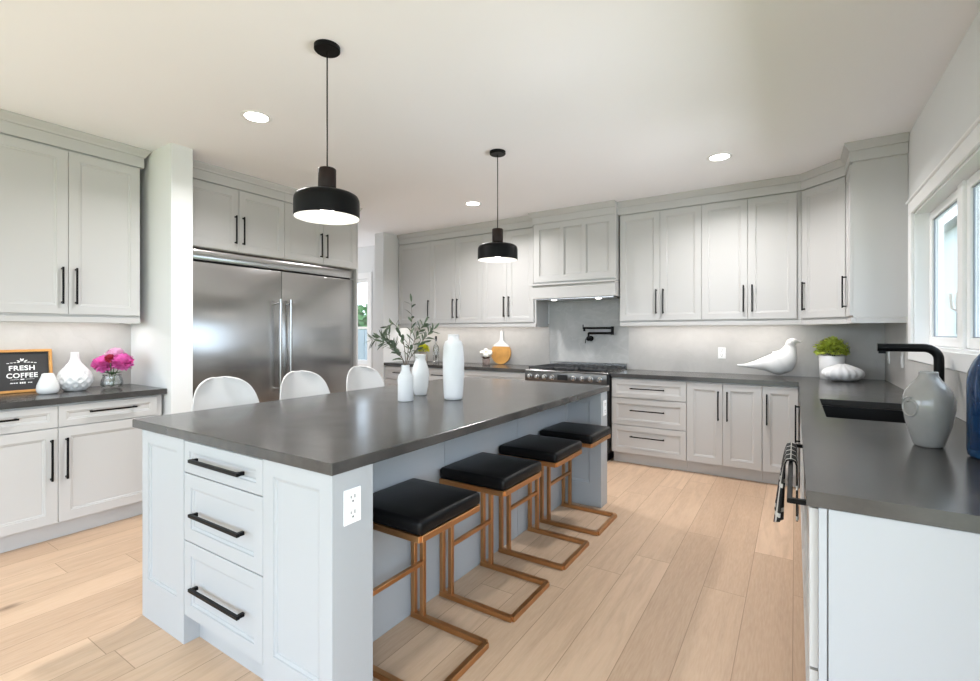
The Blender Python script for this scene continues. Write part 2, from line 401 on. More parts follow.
def dup(root, loc, label, group=None, rotz=None):
    r = root.copy(); COL.objects.link(r); r.location = loc; r['label'] = label
    if rotz is not None: r.rotation_euler = (0, 0, rotz)
    if group: r['group'] = group
    for ch in list(root.children):
        c = ch.copy(); COL.objects.link(c); c.parent = r
        for g in list(ch.children):
            d = g.copy(); COL.objects.link(d); d.parent = c
    return r

# ------------------------------------------------------------------ setting
H = 2.75
XR, YB, XL = 0.68, 5.44, -4.60
bm = BM(); box(bm, -8.1, 0.83, -3.6, 5.56, -0.12, 0); struct('floor', bm, 'floor')
bm = BM(); box(bm, -8.1, 0.83, -3.6, 5.56, H, H + 0.12); struct('ceiling', bm, 'ceil')
# back wall with the far window's opening
W2 = (-6.75, -5.86, 0.84, 2.22)
bm = BM()
box(bm, -8.1, W2[0], YB, YB + 0.12, 0, H); box(bm, W2[1], 0.83, YB, YB + 0.12, 0, H)
box(bm, W2[0], W2[1], YB, YB + 0.12, 0, W2[2]); box(bm, W2[0], W2[1], YB, YB + 0.12, W2[3], H)
struct('wall_back', bm, 'wall')
W1 = (1.62, 4.27, 1.24, 2.15)
bm = BM()
box(bm, XR, XR + 0.15, 0.45, W1[0], 0, H); box(bm, XR, XR + 0.15, -3.6, -2.85, 0, H); box(bm, XR, XR + 0.15, -2.85, 0.45, 2.4, H); box(bm, XR, XR + 0.15, W1[1], YB, 0, H)  # full-height gap beside the camera added for the right fill lamp
box(bm, XR, XR + 0.15, W1[0], W1[1], 0, W1[2]); box(bm, XR, XR + 0.15, W1[0], W1[1], W1[3], H)
struct('wall_right', bm, 'wall')
bm = BM(); box(bm, XL - 0.12, XL, -0.35, 1.69, 0, H); box(bm, XL - 0.12, XL, -3.6, -2.85, 0, H); box(bm, XL - 0.12, XL, -2.85, -0.35, 0, 0.45); box(bm, XL - 0.12, XL, -2.85, -0.35, 2.35, H); struct('wall_left', bm, 'wall')  # gap behind the camera added for the left fill lamp
bm = BM(); box(bm, -5.1, -3.90, 1.69, 1.84, 0, H); struct('wall_partition_near', bm, 'wall')
bm = BM(); box(bm, -5.1, -4.96, 1.84, 3.74, 0, H); box(bm, -8.1, -5.1, 3.60, 3.74, 0, H); struct('wall_partition_fridge', bm, 'wall')
bm = BM(); box(bm, -5.03, -4.86, 4.80, YB, 0, H); struct('wall_partition_far', bm, 'wall')
bm = BM(); box(bm, -8.1, -7.98, 3.74, YB, 0, H); struct('wall_hall', bm, 'wall')
# rear wall: wide glazed opening
bm = BM()
box(bm, -4.72, -4.2, -3.6, -3.45, 0, H); box(bm, 0.3, XR, -3.6, -3.45, 0, H); box(bm, -4.2, 0.3, -3.6, -3.45, 2.42, H)
struct('wall_rear', bm, 'wall')
for i, (x0, x1, y0, y1) in enumerate(((-3.902, -3.888, 1.69, 1.84),)):
    bm = BM(); box(bm, -3.899, -3.887, 1.69, 1.84, 0.0, 0.10, 0.003); o = struct('baseboard_partition', bm, 'trim')
bm = BM(); box(bm, -7.97, -5.04, YB - 0.014, YB - 0.001, 0, 0.10, 0.003); struct('baseboard_hall', bm, 'trim')

# window over the sink
w1 = bpy.data.objects.new('window_1', None); COL.objects.link(w1); w1['kind'] = 'structure'
y0, y1, z0, z1 = W1
bm = BM()
box(bm, XR - 0.018, XR, y0 - 0.09, y1 + 0.09, z1, z1 + 0.095, 0.004)
box(bm, XR - 0.018, XR, y0 - 0.09, y1 + 0.09, z0 - 0.09, z0, 0.004)
box(bm, XR - 0.018, XR, y1, y1 + 0.09, z0, z1, 0.004)
box(bm, XR - 0.018, XR, y0 - 0.09, y0, z0, z1, 0.004)
box(bm, XR - 0.030, XR, y0 - 0.10, y1 + 0.10, z1 + 0.082, z1 + 0.10, 0.004)
obj('window_casing', bm, 'trim', w1)
XF = 0.755
bm = BM()
box(bm, XR + 0.001, XF + 0.06, y0, y0 + 0.012, z0, z1); box(bm, XR + 0.001, XF + 0.06, y1 - 0.012, y1, z0, z1)
box(bm, XR + 0.001, XF + 0.06, y0, y1, z0, z0 + 0.012); box(bm, XR + 0.001, XF + 0.06, y0, y1, z1 - 0.012, z1)
fy = y1 - 0.012
cells = [(3.54, fy), (2.68, 3.44), (1.632, 2.58)]
for a, b in ((3.44, 3.54), (2.58, 2.68)):
    box(bm, XF - 0.015, XF + 0.05, a, b, z0 + 0.012, z1 - 0.012, 0.004)
obj('window_frame', bm, 'trim', w1)
for a, b in cells:
    bm = BM(); s = 0.055; zz0 = z0 + 0.014; zz1 = z1 - 0.014; a += 0.004; b -= 0.004
    box(bm, XF, XF + 0.04, a, a + s, zz0, zz1, 0.004); box(bm, XF, XF + 0.04, b - s, b, zz0, zz1, 0.004)
    box(bm, XF, XF + 0.04, a + s, b - s, zz0, zz0 + s, 0.004); box(bm, XF, XF + 0.04, a + s, b - s, zz1 - s, zz1, 0.004)
    # inner dark glazing bead
    sash = obj('window_sash', bm, 'trim', w1)
    bm = BM(); g = 0.006
    for q in ((a + s, a + s + g, zz0 + s, zz1 - s), (b - s - g, b - s, zz0 + s, zz1 - s), (a + s, b - s, zz0 + s, zz0 + s + g), (a + s, b - s, zz1 - s - g, zz1 - s)):
        box(bm, XF + 0.012, XF + 0.02, *q)
    obj('glazing_gasket', bm, 'fence', sash)
    bm = BM(); box(bm, XF + 0.016, XF + 0.022, a + s + 0.001, b - s - 0.001, zz0 + s + 0.001, zz1 - s - 0.001); obj('glass_pane', bm, 'pane', sash)
    bm = BM(); box(bm, XF - 0.012, XF, a + 0.015, a + 0.04, 1.45, 1.56, 0.004, 2); tube(bm, [(XF - 0.012, a + 0.028, 1.46), (XF - 0.03, a + 0.028, 1.47), (XF - 0.035, a + 0.028, 1.55)], 0.007, 8)
    obj('sash_lock', bm, 'pwhite', sash, True, 40)
# far hall window
w2 = bpy.data.objects.new('window_2', None); COL.objects.link(w2); w2['kind'] = 'structure'
x0, x1, z0, z1 = W2
bm = BM()
for q in ((x0 - 0.1, x1 + 0.1, z1, z1 + 0.1), (x0 - 0.1, x1 + 0.1, z0 - 0.1, z0), (x0 - 0.1, x0, z0, z1), (x1, x1 + 0.1, z0, z1)):
    box(bm, q[0], q[1], YB - 0.018, YB, q[2], q[3], 0.004)
obj('window_casing', bm, 'trim', w2)
bm = BM(); s = 0.05
for q in ((x0, x1, z1 - s, z1), (x0, x1, z0, z0 + s), (x0, x0 + s, z0, z1), (x1 - s, x1, z0, z1), (x0, x1, 1.40, 1.44)):
    box(bm, q[0], q[1], YB + 0.04, YB + 0.08, q[2], q[3], 0.003)
obj('window_frame', bm, 'trim', w2)
bm = BM(); box(bm, x0 + s, x1 - s, YB + 0.057, YB + 0.063, z0 + s, z1 - s); obj('glass_pane', bm, 'pane', w2)
area('hall_fill', (-7.9, 4.6, 1.6), (PI / 2, 0, -PI / 2), 1.2, 1.6, 14, (0.97, 0.98, 1.0))  # added lamp on the blank end wall, brightens the hall

# what stands outside
bm = BM(); box(bm, -40, 40, -30, 45, -0.5, -0.4); struct('ground', bm, 'lawn')
bm = BM()
for i in range(34):
    box(bm, -24 + i * 0.5, -24 + i * 0.5 + 0.47, 11.0, 11.03, -0.4, 1.45)
box(bm, -24, -7, 11.03, 11.08, 1.1, 1.2)
tag(obj('fence', bm, 'fence'), 'grey board fence outside the narrow hall window', 'fence')
tr = thing('garden_tree', 'round green tree behind the fence outside the hall window', 'tree', (-15.2, 15.5, -0.4))
bm = BM(); tube(bm, [(0, 0, 0), (0.05, 0, 1.2), (0, 0.05, 2.2)], [0.16, 0.12, 0.06], 8); obj('trunk', bm, 'stem', tr, True)
bm = BM()
for k in range(900):
    a = random.uniform(0, 2 * PI); u = random.uniform(-1, 1); rr = random.random() ** 0.3
    p = Vector((math.cos(a) * math.sqrt(1 - u * u) * 2.2 * rr, math.sin(a) * math.sqrt(1 - u * u) * 2.2 * rr, 1.9 + u * 1.1 * rr))
    leaf(bm, p, (math.cos(a), math.sin(a), random.uniform(-0.6, 0.6)), (random.uniform(-1, 1), random.uniform(-1, 1), random.uniform(-1, 1)), 0.4, 0.24)
obj('crown', bm, 'hedge', tr)
nb = thing('neighbour_house', 'pale siding house next door seen through the sink window', 'house', (4.4, 22.5, -0.4))
bm = BM(); box(bm, 0, 4, -4.5, 8, 0, 5.2); obj('wall', bm, 'siding', nb)
bm = BM()
v = [(-0.4, -4.9, 5.2), (-0.4, 8.4, 5.2), (2, 8.4, 6.8), (2, -4.9, 6.8), (4.4, -4.9, 5.2), (4.4, 8.4, 5.2)]
vv = [bm.verts.new(q) for q in v]
bm.faces.new((vv[0], vv[1], vv[2], vv[3])); bm.faces.new((vv[3], vv[2], vv[5], vv[4])); bm.faces.new((vv[0], vv[3], vv[4])); bm.faces.new((vv[1], vv[5], vv[2])); bm.faces.new((vv[0], vv[4], vv[5], vv[1]))
obj('roof', bm, 'fence', nb)
for yy in (-2.5, 0.8):
    bm = BM(); box(bm, -0.04, 0.0, yy, yy + 1.0, 1.6, 3.0, 0.01); f_ = obj('window_trim', bm, 'trim', nb)
    bm = BM(); box(bm, -0.05, -0.04, yy + 0.09, yy + 0.91, 1.69, 2.91); obj('glass_pane', bm, 'dark', f_)

# ------------------------------------------------------------------ cabinets
def handle_v(bm, x, z0, z1, yf, w=0.011, out=0.034):
    box(bm, x - w/2, x + w/2, yf - out, yf - out + w, z0, z1, 0.0015)
    for z in (z0 + 0.012, z1 - 0.012):
        box(bm, x - w/2, x + w/2, yf - out + w, yf - 0.0005, z - w/2, z + w/2)
def handle_h(bm, x0, x1, z, yf, w=0.011, out=0.034):
    box(bm, x0, x1, yf - out, yf - out + w, z - w/2, z + w/2, 0.0015)
    for x in (x0 + 0.012, x1 - 0.012):
        box(bm, x - w/2, x + w/2, yf - out + w, yf - 0.0005, z - w/2, z + w/2)

def door(p, x0, x1, z0, z1, m='cab', hx=None, hz=None, yf=-0.02, rail=0.06, name='door', drawer_h=None, hw=0.011, hout=0.034):
    bm = BM(); g = 0.0015
    shaker(bm, x0 + g, x1 - g, z0 + g, z1 - g, yf, abs(yf) - 0.0005 if yf < -0.001 else 0.02, rail)
    d = obj(name, bm, m, p)
    if hx is not None:
        bm = BM(); handle_v(bm, hx, hz[0], hz[1], yf, hw, hout); obj('handle', bm, 'black', d)
    if drawer_h:
        bm = BM(); handle_h(bm, drawer_h[0], drawer_h[1], drawer_h[2], yf, hw, hout); obj('handle', bm, 'black', d)
    return d

def crown(p, x0, x1, y1=0.05, m='cab', ra=0, rb=0, depth=None, fz=2.60):
    """frieze and stepped crown moulding up to the ceiling; ra / rb return it round an exposed end"""
    bm = BM(); k = 0.022
    yb = depth or y1
    box(bm, x0 - ra * k, x1 + rb * k, -k, yb, fz + 0.012, 2.690, 0.002)
    prof = [(-k, 2.690), (-0.030, 2.694), (-0.034, 2.706), (-0.052, 2.732), (-0.056, 2.738), (-0.056, H - 0.001)]
    loops = []
    for y, z in prof:
        e = -y
        loops.append([bm.verts.new((x0 - ra * e, yb, z)), bm.verts.new((x0 - ra * e, y, z)), bm.verts.new((x1 + rb * e, y, z)), bm.verts.new((x1 + rb * e, yb, z))])
    for a, b in zip(loops, loops[1:]):
        for i in range(4):
            j = (i + 1) % 4; bm.faces.new((a[i], a[j], b[j], b[i]))
    bm.faces.new(loops[-1]); bm.faces.new(loops[0][::-1])
    return obj('crown_moulding', bm, m, p)

def upper(label, loc, rot, w, depth, zb, doors, rail_x=None, cr=(0, 0), zd=(1.465, 2.60), group='grey shaker wall cabinets', hz=(1.535, 1.79), lrail=True, stile=True):
    """wall cabinet; loc is its front left bottom corner, local x along the face, y towards the wall"""
    t = thing('wall_cabinet', label, 'cabinet', (loc[0], loc[1], zb), rot, group)
    o = -zb
    bm = BM(); box(bm, 0, w, 0, depth, 0, 2.62 - zb); obj('carcass', bm, 'cab', t)
    for (x0, x1, hx) in doors:
        door(t, x0, x1, zd[0] + o, zd[1] + o, 'cab', hx, (hz[0] + o, hz[1] + o))
    c = crown(t, 0, w, depth=depth, ra=cr[0], rb=cr[1])
    c.location.z = o
    if lrail:
        bm = BM(); a, b = rail_x or (0, w)
        box(bm, a, b, -0.012, 0.02, -0.042, -0.001, 0.003)
        if cr[1]: box(bm, b - 0.02, b, 0.02, depth, -0.042, -0.001)
        if cr[0]: box(bm, a, a + 0.02, 0.02, depth, -0.042, -0.001)
        obj('light_rail', bm, 'cab', t)
    return t

def base(label, loc, rot, w, depth=0.60, toe=True, name='base_cabinet', cat='cabinet', m='cab', top=0.878, group='grey shaker base cabinets'):
    t = thing(name, label, cat, (loc[0], loc[1], 0), rot, group)
    bm = BM(); box(bm, 0, w, 0, depth, 0.11, top); obj('carcass', bm, m, t)
    bm = BM(); box(bm, 0, w, 0.055, 0.07, 0, 0.109); obj('toe_kick', bm, m, t)
    return t

R90 = PI / 2
# --- left wall run
t = base('left wall base cabinet with two drawers over two doors, below the coffee sign', (-3.995, 0.51, 0), R90, 1.155, 0.60)
sp = 1.067 - 0.51
door(t, 0, sp, 0.73, 0.868, rail=0.04, name='drawer', drawer_h=(sp/2 - 0.18, sp/2 + 0.09, 0.812))
door(t, sp, 1.12, 0.73, 0.868, rail=0.04, name='drawer', drawer_h=(sp + 0.155, sp + 0.425, 0.812))
door(t, 0, sp, 0.118, 0.726, hx=sp - 0.035, hz=(0.395, 0.66))
door(t, sp, 1.12, 0.118, 0.726, hx=sp + 0.04, hz=(0.395, 0.66))
t = upper('left wall cabinet pair above the coffee sign, beside the white partition', (-4.27, 0.765, 0), R90, 0.865, 0.325, 1.45,
      [(0, 0.43, 0.395), (0.43, 0.86, 0.47)], cr=(0, 1), rail_x=(0, 0.865))
bm = BM(); box(bm, -4.598, -3.955, 0.50, 1.687, 0.88, 0.92, 0.003)
tag(obj('worktop', bm, 'stone'), 'dark stone worktop against the left wall under sign, vases and peonies', 'countertop')
bm = BM(); box(bm, XL + 0.0005, XL + 0.010, 0.50, 1.689, 0.921, 1.449)
tag(obj('backsplash', bm, 'splash'), 'pale backsplash behind the coffee sign', 'backsplash')

# --- fridge wall
t = upper('cabinet pair over the left half of the refrigerator', (-4.18, 1.90, 0), R90, 0.897, 0.70, 2.05, [(0, 0.448, 0.448 - 0.035), (0.448, 0.897, 0.448 + 0.035)],
      zd=(2.055, 2.60), hz=(2.12, 2.37), lrail=False)
t = upper('cabinet pair over the right half of the refrigerator', (-4.18, 2.798, 0), R90, 0.895, 0.70, 2.05, [(0, 0.448, 0.448 - 0.035), (0.448, 0.895, 0.448 + 0.035)],
      zd=(2.055, 2.60), hz=(2.12, 2.37), lrail=False, cr=(0, 1))
bm = BM(); box(bm, 0.8975, 0.917, -0.018, 0.70, -2.05, 2.615 - 2.05); obj('side_panel', bm, 'cab', t)

fr = thing('refrigerator', 'wide built-in stainless steel refrigerator with two doors', 'refrigerator', (-4.2, 1.90, 0), R90)
bm = BM(); box(bm, 0.004, 1.786, 0.06, 0.70, 0.0, 2.046); obj('body', bm, 'dark', fr)
bm = BM(); box(bm, 0.004, 1.786, 0.0, 0.058, 1.948, 2.040, 0.004, 2); obj('grille', bm, 'steel', fr, True, 30)
bm = BM(); box(bm, 0.004, 1.786, 0.05, 0.058, 0.0, 0.10); obj('toe_grille', bm, 'dark', fr)
for x0, x1, hx in ((0.004, 0.893, 0.846), (0.897, 1.786, 0.955)):
    bm = BM(); box(bm, x0, x1, 0.0, 0.058, 0.105, 1.934, 0.006, 3); d = obj('door', bm, 'steel', fr, True, 30)
    bm = BM(); tube(bm, [(hx, -0.055, 0.76), (hx, -0.055, 1.66)], 0.014, 14)
    for z in (0.80, 1.62): tube(bm, [(hx, -0.055, z), (hx, 0.001, z)], 0.009, 10)
    obj('handle', bm, 'knob', d, True, 40)

# --- back wall, left of the range
Y0 = 5.11; D = 0.325
upper('narrow single-door cabinet at the left end of the back wall', (-4.845, Y0, 0), 0, 0.605, D, 1.45, [(0.0, 0.605, 0.57)])
upper('wall cabinet pair between the single-door cabinet and the pair by the hood', (-4.24, Y0, 0), 0, 0.85, D, 1.45, [(0, 0.425, 0.39), (0.425, 0.85, 0.46)])
upper('wall cabinet pair left of the range hood', (-3.39, Y0, 0), 0, 0.77, D, 1.45, [(0, 0.37, 0.335), (0.37, 0.745, 0.405)], cr=(0, 1))
t = base('corner base cabinet at the left end of the back wall', (-4.85, 4.835, 0), 0, 1.35)
door(t, 0, 0.675, 0.70, 0.868, rail=0.045, name='drawer', drawer_h=(0.18, 0.49, 0.79)); door(t, 0.675, 1.35, 0.70, 0.868, rail=0.045, name='drawer', drawer_h=(0.86, 1.17, 0.79))
door(t, 0, 0.675, 0.118, 0.695, hx=0.635, hz=(0.36, 0.63)); door(t, 0.675, 1.35, 0.118, 0.695, hx=0.715, hz=(0.36, 0.63))
t = base('base cabinet left of the range under the round board', (-3.498, 4.835, 0), 0, 0.915)
door(t, 0, 0.915, 0.70, 0.868, rail=0.045, name='drawer', drawer_h=(0.30, 0.62, 0.79))
door(t, 0, 0.4575, 0.118, 0.695, hx=0.42, hz=(0.36, 0.63)); door(t, 0.4575, 0.915, 0.118, 0.695, hx=0.495, hz=(0.36, 0.63))
bm = BM(); box(bm, -4.857, -2.582, 4.80, 5.4385, 0.88, 0.92, 0.003)
tag(obj('worktop', bm, 'stone'), 'dark stone worktop on the back wall left of the range', 'countertop')

# --- back wall, right of the range
upper('wall cabinet pair right of the range hood', (-1.597, Y0, 0), 0, 0.818, D, 1.45, [(0, 0.42, 0.385), (0.42, 0.818, 0.455)], cr=(1, 0))
upper('wall cabinet pair above the wall outlet and bird, left of the corner', (-0.779, Y0, 0), 0, 0.829, D, 1.45, [(0, 0.403, 0.368), (0.403, 0.794, 0.44)])
# diagonal corner cabinet
cc = thing('corner_wall_cabinet', 'diagonal corner wall cabinet above the potted plant', 'cabinet', (0.055, Y0, 1.45), 0, 'grey shaker wall cabinets')
bm = BM()
pts = [(0.0, 0.0), (0.0, D), (0.62, D), (0.62, -0.31), (0.31, -0.31)]
lo = [bm.verts.new((x, y, 0)) for x, y in pts]; hi = [bm.verts.new((x, y, 1.17)) for x, y in pts]
bm.faces.new(lo); bm.faces.new(hi[::-1])
for i in range(5):
    j = (i + 1) % 5; bm.faces.new((lo[i], lo[j], hi[j], hi[i]))
obj('carcass', bm, 'cab', cc)
def rotated(o, ang, loc):
    o.rotation_euler = (0, 0, ang); o.location = loc; return o
dl = 0.31 * math.sqrt(2)
d = door(cc, 0.012, dl - 0.012, 0.015, 1.15, 'cab', 0.045, (0.085, 0.34)); rotated(d, -PI / 4, (0, 0, 0))
c = crown(cc, -0.01, dl + 0.01, 0.05); rotated(c, -PI / 4, (0, 0, -1.45))
bm = BM(); box(bm, 0, dl, -0.012, 0.02, -0.042, -0.001, 0.003); rotated(obj('light_rail', bm, 'cab', cc), -PI / 4, (0, 0, 0))
# right-wall cabinet with its side facing the camera
t = upper('wall cabinet on the window wall with its plain side towards the sink', (0.365, 4.798, 0), -R90, 0.342, 0.312, 1.45, [(0.004, 0.340, 0.10)], cr=(0, 1))

t = base('three-drawer base cabinet right of the range', (-1.597, 4.835, 0), 0, 0.726)
for a, b, hz_ in ((0.675, 0.868, 0.775), (0.40, 0.67, 0.555), (0.118, 0.395, 0.29)):
    door(t, 0, 0.726, a, b, rail=0.05, name='drawer', drawer_h=(0.195, 0.53, hz_))
t = base('two-door base cabinet in the middle of the right-hand back run', (-0.869, 4.835, 0), 0, 0.624)
door(t, 0, 0.312, 0.118, 0.868, hx=0.275, hz=(0.53, 0.80)); door(t, 0.312, 0.624, 0.118, 0.868, hx=0.349, hz=(0.53, 0.80))
t = base('single-door base cabinet in the inside corner by the towel', (-0.243, 4.835, 0), 0, 0.272)
door(t, 0, 0.268, 0.118, 0.868, hx=0.035, hz=(0.53, 0.80))
# --- window wall run
t = base('base cabinet under the sink on the window wall', (0.052, 4.18, 0), -R90, 1.72, 0.62, top=0.66)
bm = BM(); box(bm, 0, 1.72, 0, 0.018, 0.662, 0.878); obj('front_rail', bm, 'cab', t)
door(t, 0.0, 0.45, 0.118, 0.868, hx=0.14, hz=(0.55, 0.82)); door(t, 0.45, 1.08, 0.118, 0.868); door(t, 1.08, 1.72, 0.118, 0.868)
t = base('near base cabinet with long black bar handle and white end panel', (0.052, 2.455, 0), -R90, 0.925, 0.62)
door(t, 0, 0.92, 0.44, 0.868, rail=0.06, name='drawer', drawer_h=None); door(t, 0.004, 0.92, 0.118, 0.435, rail=0.06, name='drawer')
bm = BM()
box(bm, 0.02, 0.84, -0.072, -0.058, 0.845, 0.859, 0.002)
for x in (0.03, 0.83): box(bm, x - 0.007, x + 0.007, -0.06, -0.0205, 0.845, 0.859)
obj('bar_handle', bm, 'black', t)
bm = BM(); box(bm, 0.927, 0.945, -0.0, 0.018, 0.0, 0.878, 0.001); box(bm, 0.927, 0.945, 0.021, 0.62, 0.0, 0.878, 0.001); obj('end_panel', bm, 'panel', t)

bm = BM()
box(bm, -1.602, 0.025, 4.80, 5.4385, 0.88, 0.92)
box(bm, 0.025, 0.6785, 3.65, 5.4385, 0.88, 0.92)
box(bm, 0.025, 0.13, 2.87, 3.65, 0.88, 0.92); box(bm, 0.545, 0.6785, 2.87, 3.65, 0.88, 0.92)
box(bm, 0.025, 0.6785, 1.505, 2.87, 0.88, 0.92)
bmesh.ops.remove_doubles(bm, verts=bm.verts, dist=1e-5)
tag(obj('worktop', bm, 'stone'), 'L-shaped dark stone worktop around the sink and along the back wall', 'countertop')
bm = BM()
box(bm, 0.118, 0.557, 2.858, 3.662, 0.675, 0.687)
box(bm, 0.118, 0.13, 2.858, 3.662, 0.687, 0.878); box(bm, 0.545, 0.557, 2.858, 3.662, 0.687, 0.878)
box(bm, 0.13, 0.545, 2.858, 2.87, 0.687, 0.878); box(bm, 0.13, 0.545, 3.65, 3.662, 0.687, 0.878)
sk = thing('sink', 'black undermount sink below the window', 'sink')
obj('basin', bm, 'blackplastic', sk)
bm = BM(); lathe(bm, [(0, 0.0), (0.045, 0.0), (0.045, 0.004), (0.03, 0.002), (0, 0.002)], (0.34, 3.30, 0.6875), 20); obj('drain', bm, 'knob', sk, True, 30)

# backsplashes
bm = BM(); box(bm, -4.858, -2.60, YB - 0.010, YB - 0.0005, 0.921, 1.449)
tag(obj('backsplash', bm, 'splash'), 'pale backsplash on the back wall left of the range', 'backsplash')
bm = BM(); box(bm, -2.599, -1.601, YB - 0.010, YB - 0.0005, 0.80, 1.72)
tag(obj('backsplash', bm, 'marble'), 'grey veined stone slab behind range and pot filler', 'backsplash')
bm = BM(); box(bm, -1.600, XR - 0.001, YB - 0.010, YB - 0.0005, 0.921, 1.449)
tag(obj('backsplash', bm, 'splash'), 'pale backsplash behind the white bird', 'backsplash')
bm = BM(); box(bm, XR - 0.010, XR - 0.0005, 1.51, YB - 0.011, 0.921, 1.149); box(bm, XR - 0.010, XR - 0.0005, W1[1] + 0.101, YB - 0.011, 1.149, 1.449)
tag(obj('backsplash', bm, 'splash'), 'pale backsplash on the window wall behind the faucet', 'backsplash')

# --- range hood
hd = thing('range_hood', 'panelled grey range hood with a ledge above the range', 'range hood', (-2.600, 5.02, 0))
bm = BM(); W = 0.985
box(bm, 0, W, 0, 0.418, 1.905, 2.62)
obj('chimney', bm, 'cab', hd)
bm = BM()
ins = [(0.0, 0.36), (0.36, 0.635), (0.635, W)]
box(bm, 0, 0.075, -0.016, 0, 1.93, 2.61); box(bm, W - 0.075, W, -0.016, 0, 1.93, 2.61)
box(bm, 0.075, W - 0.075, -0.016, 0, 1.93, 2.0); box(bm, 0.075, W - 0.075, -0.016, 0, 2.54, 2.61)
box(bm, 0.335, 0.385, -0.016, 0, 2.0, 2.54); box(bm, W - 0.385, W - 0.335, -0.016, 0, 2.0, 2.54)
obj('panel_frame', bm, 'cab', hd)
bm = BM()
for a, b in ((0.075, 0.335), (0.385, W - 0.385), (W - 0.335, W - 0.075)):
    for q in ((a, a + 0.012, 2.0, 2.54), (b - 0.012, b, 2.0, 2.54), (a + 0.012, b - 0.012, 2.0, 2.012), (a + 0.012, b - 0.012, 2.528, 2.54)):
        box(bm, q[0], q[1], -0.007, 0, q[2], q[3], 0.002)
obj('panel_bead', bm, 'cab', hd)
c = crown(hd, 0, W, depth=0.418, ra=1, rb=0)
bm = BM(); box(bm, -0.015, W + 0.003, -0.055, 0.05, 1.885, 1.903, 0.004); box(bm, -0.003, W, -0.035, 0.06, 1.735, 1.885, 0.002); box(bm, -0.003, W, 0.06, 0.418, 1.735, 1.90); obj('mantle', bm, 'cab', hd)
bm = BM(); box(bm, 0.03, W - 0.03, 0.0, 0.39, 1.722, 1.7345, 0.002); vi = obj('vent_insert', bm, 'steel', hd)
bm = BM()
for x in (0.22, 0.76): lathe(bm, [(0, -0.004), (0.03, -0.004), (0.03, 0.0), (0, 0.0)], (x, 0.08, 1.7215), 16)
obj('hood_light', bm, 'lens', vi)

# --- range
rg = thing('range', 'stainless gas range with black grates and a row of knobs', 'range', (-2.572, 4.735, 0))
RW = 0.962
bm = BM(); box(bm, 0.0, RW, 0.03, 0.66, 0.10, 0.905); box(bm, 0.03, RW - 0.03, 0.06, 0.6, 0.0, 0.10); obj('body', bm, 'blackplastic', rg)
bm = BM(); box(bm, 0, RW, 0.012, 0.675, 0.906, 0.924, 0.003); obj('cooktop', bm, 'steel', rg)
bm = BM(); box(bm, 0, RW - 0.012, 0.0, 0.029, 0.800, 0.905, 0.004, 2); pn = obj('control_panel', bm, mat('dark_stainless_panel', (0.16, 0.155, 0.15), 0.3, 1.0), rg, True, 30)
bm = BM(); box(bm, 0.40, 0.52, -0.003, 0.0, 0.825, 0.885, 0.001); obj('display', bm, 'blackplastic', pn)
for i in range(8):
    x = 0.065 + i * 0.092 if i < 4 else 0.588 + (i - 4) * 0.096
    bm = BM()
    lathe(bm, [(0, 0), (0.029, 0), (0.029, 0.008), (0.022, 0.010), (0.020, 0.036), (0.016, 0.040), (0, 0.040)], (0, 0, 0), 20)
    bmesh.ops.rotate(bm, verts=bm.verts, cent=(0, 0, 0), matrix=Matrix.Rotation(PI / 2, 3, 'X'))
    bmesh.ops.translate(bm, verts=bm.verts, vec=(x, -0.0005, 0.852))
    obj('knob', bm, 'knob', rg, True, 40)
for x0, x1 in ((0.01, 0.62), (0.63, 0.948)):
    bm = BM(); box(bm, x0, x1, 0.0, 0.028, 0.16, 0.79, 0.004); d = obj('oven_door', bm, 'steel', rg)
    bm = BM(); box(bm, x0 + 0.07, x1 - 0.07, -0.002, 0.0, 0.28, 0.62, 0.001); obj('oven_window', bm, 'blackplastic', d)
    bm = BM(); tube(bm, [(x0 + 0.03, -0.05, 0.735), (x1 - 0.03, -0.05, 0.735)], 0.012, 12)
    for x in (x0 + 0.05, x1 - 0.05): tube(bm, [(x, -0.05, 0.735), (x, 0.001, 0.735)], 0.008, 8)
    obj('handle', bm, 'knob', d, True, 40)
for k in range(3):
    bm = BM(); a = 0.02 + k * 0.309; b = a + 0.303
    for y in (0.055, 0.61): box(bm, a, b, y, y + 0.016, 0.938, 0.956, 0.003)
    for x in (a, b - 0.014): box(bm, x, x + 0.014, 0.055, 0.626, 0.938, 0.956, 0.003)
    for q in range(5):
        x = a + 0.05 + q * 0.05; box(bm, x - 0.005, x + 0.005, 0.06, 0.62, 0.940, 0.958, 0.002)
    for y in (0.2, 0.335, 0.47): box(bm, a, b, y - 0.005, y + 0.005, 0.940, 0.955, 0.002)
    for x in (a + 0.007, b - 0.007):
        for y in (0.065, 0.615): box(bm, x - 0.006, x + 0.006, y - 0.006, y + 0.006, 0.9245, 0.94)
    obj('grate', bm, 'iron', rg)
for x in (0.17, 0.48, 0.79):
    for y in (0.19, 0.48):
        bm = BM(); lathe(bm, [(0, 0), (0.045, 0), (0.045, 0.006), (0.032, 0.009), (0, 0.010)], (x, y, 0.9245), 20); obj('burner', bm, 'iron', rg, True, 40)
bm = BM(); box(bm, 0, RW, 0.645, 0.672, 0.9245, 0.985, 0.003); obj('riser', bm, 'steel', rg)

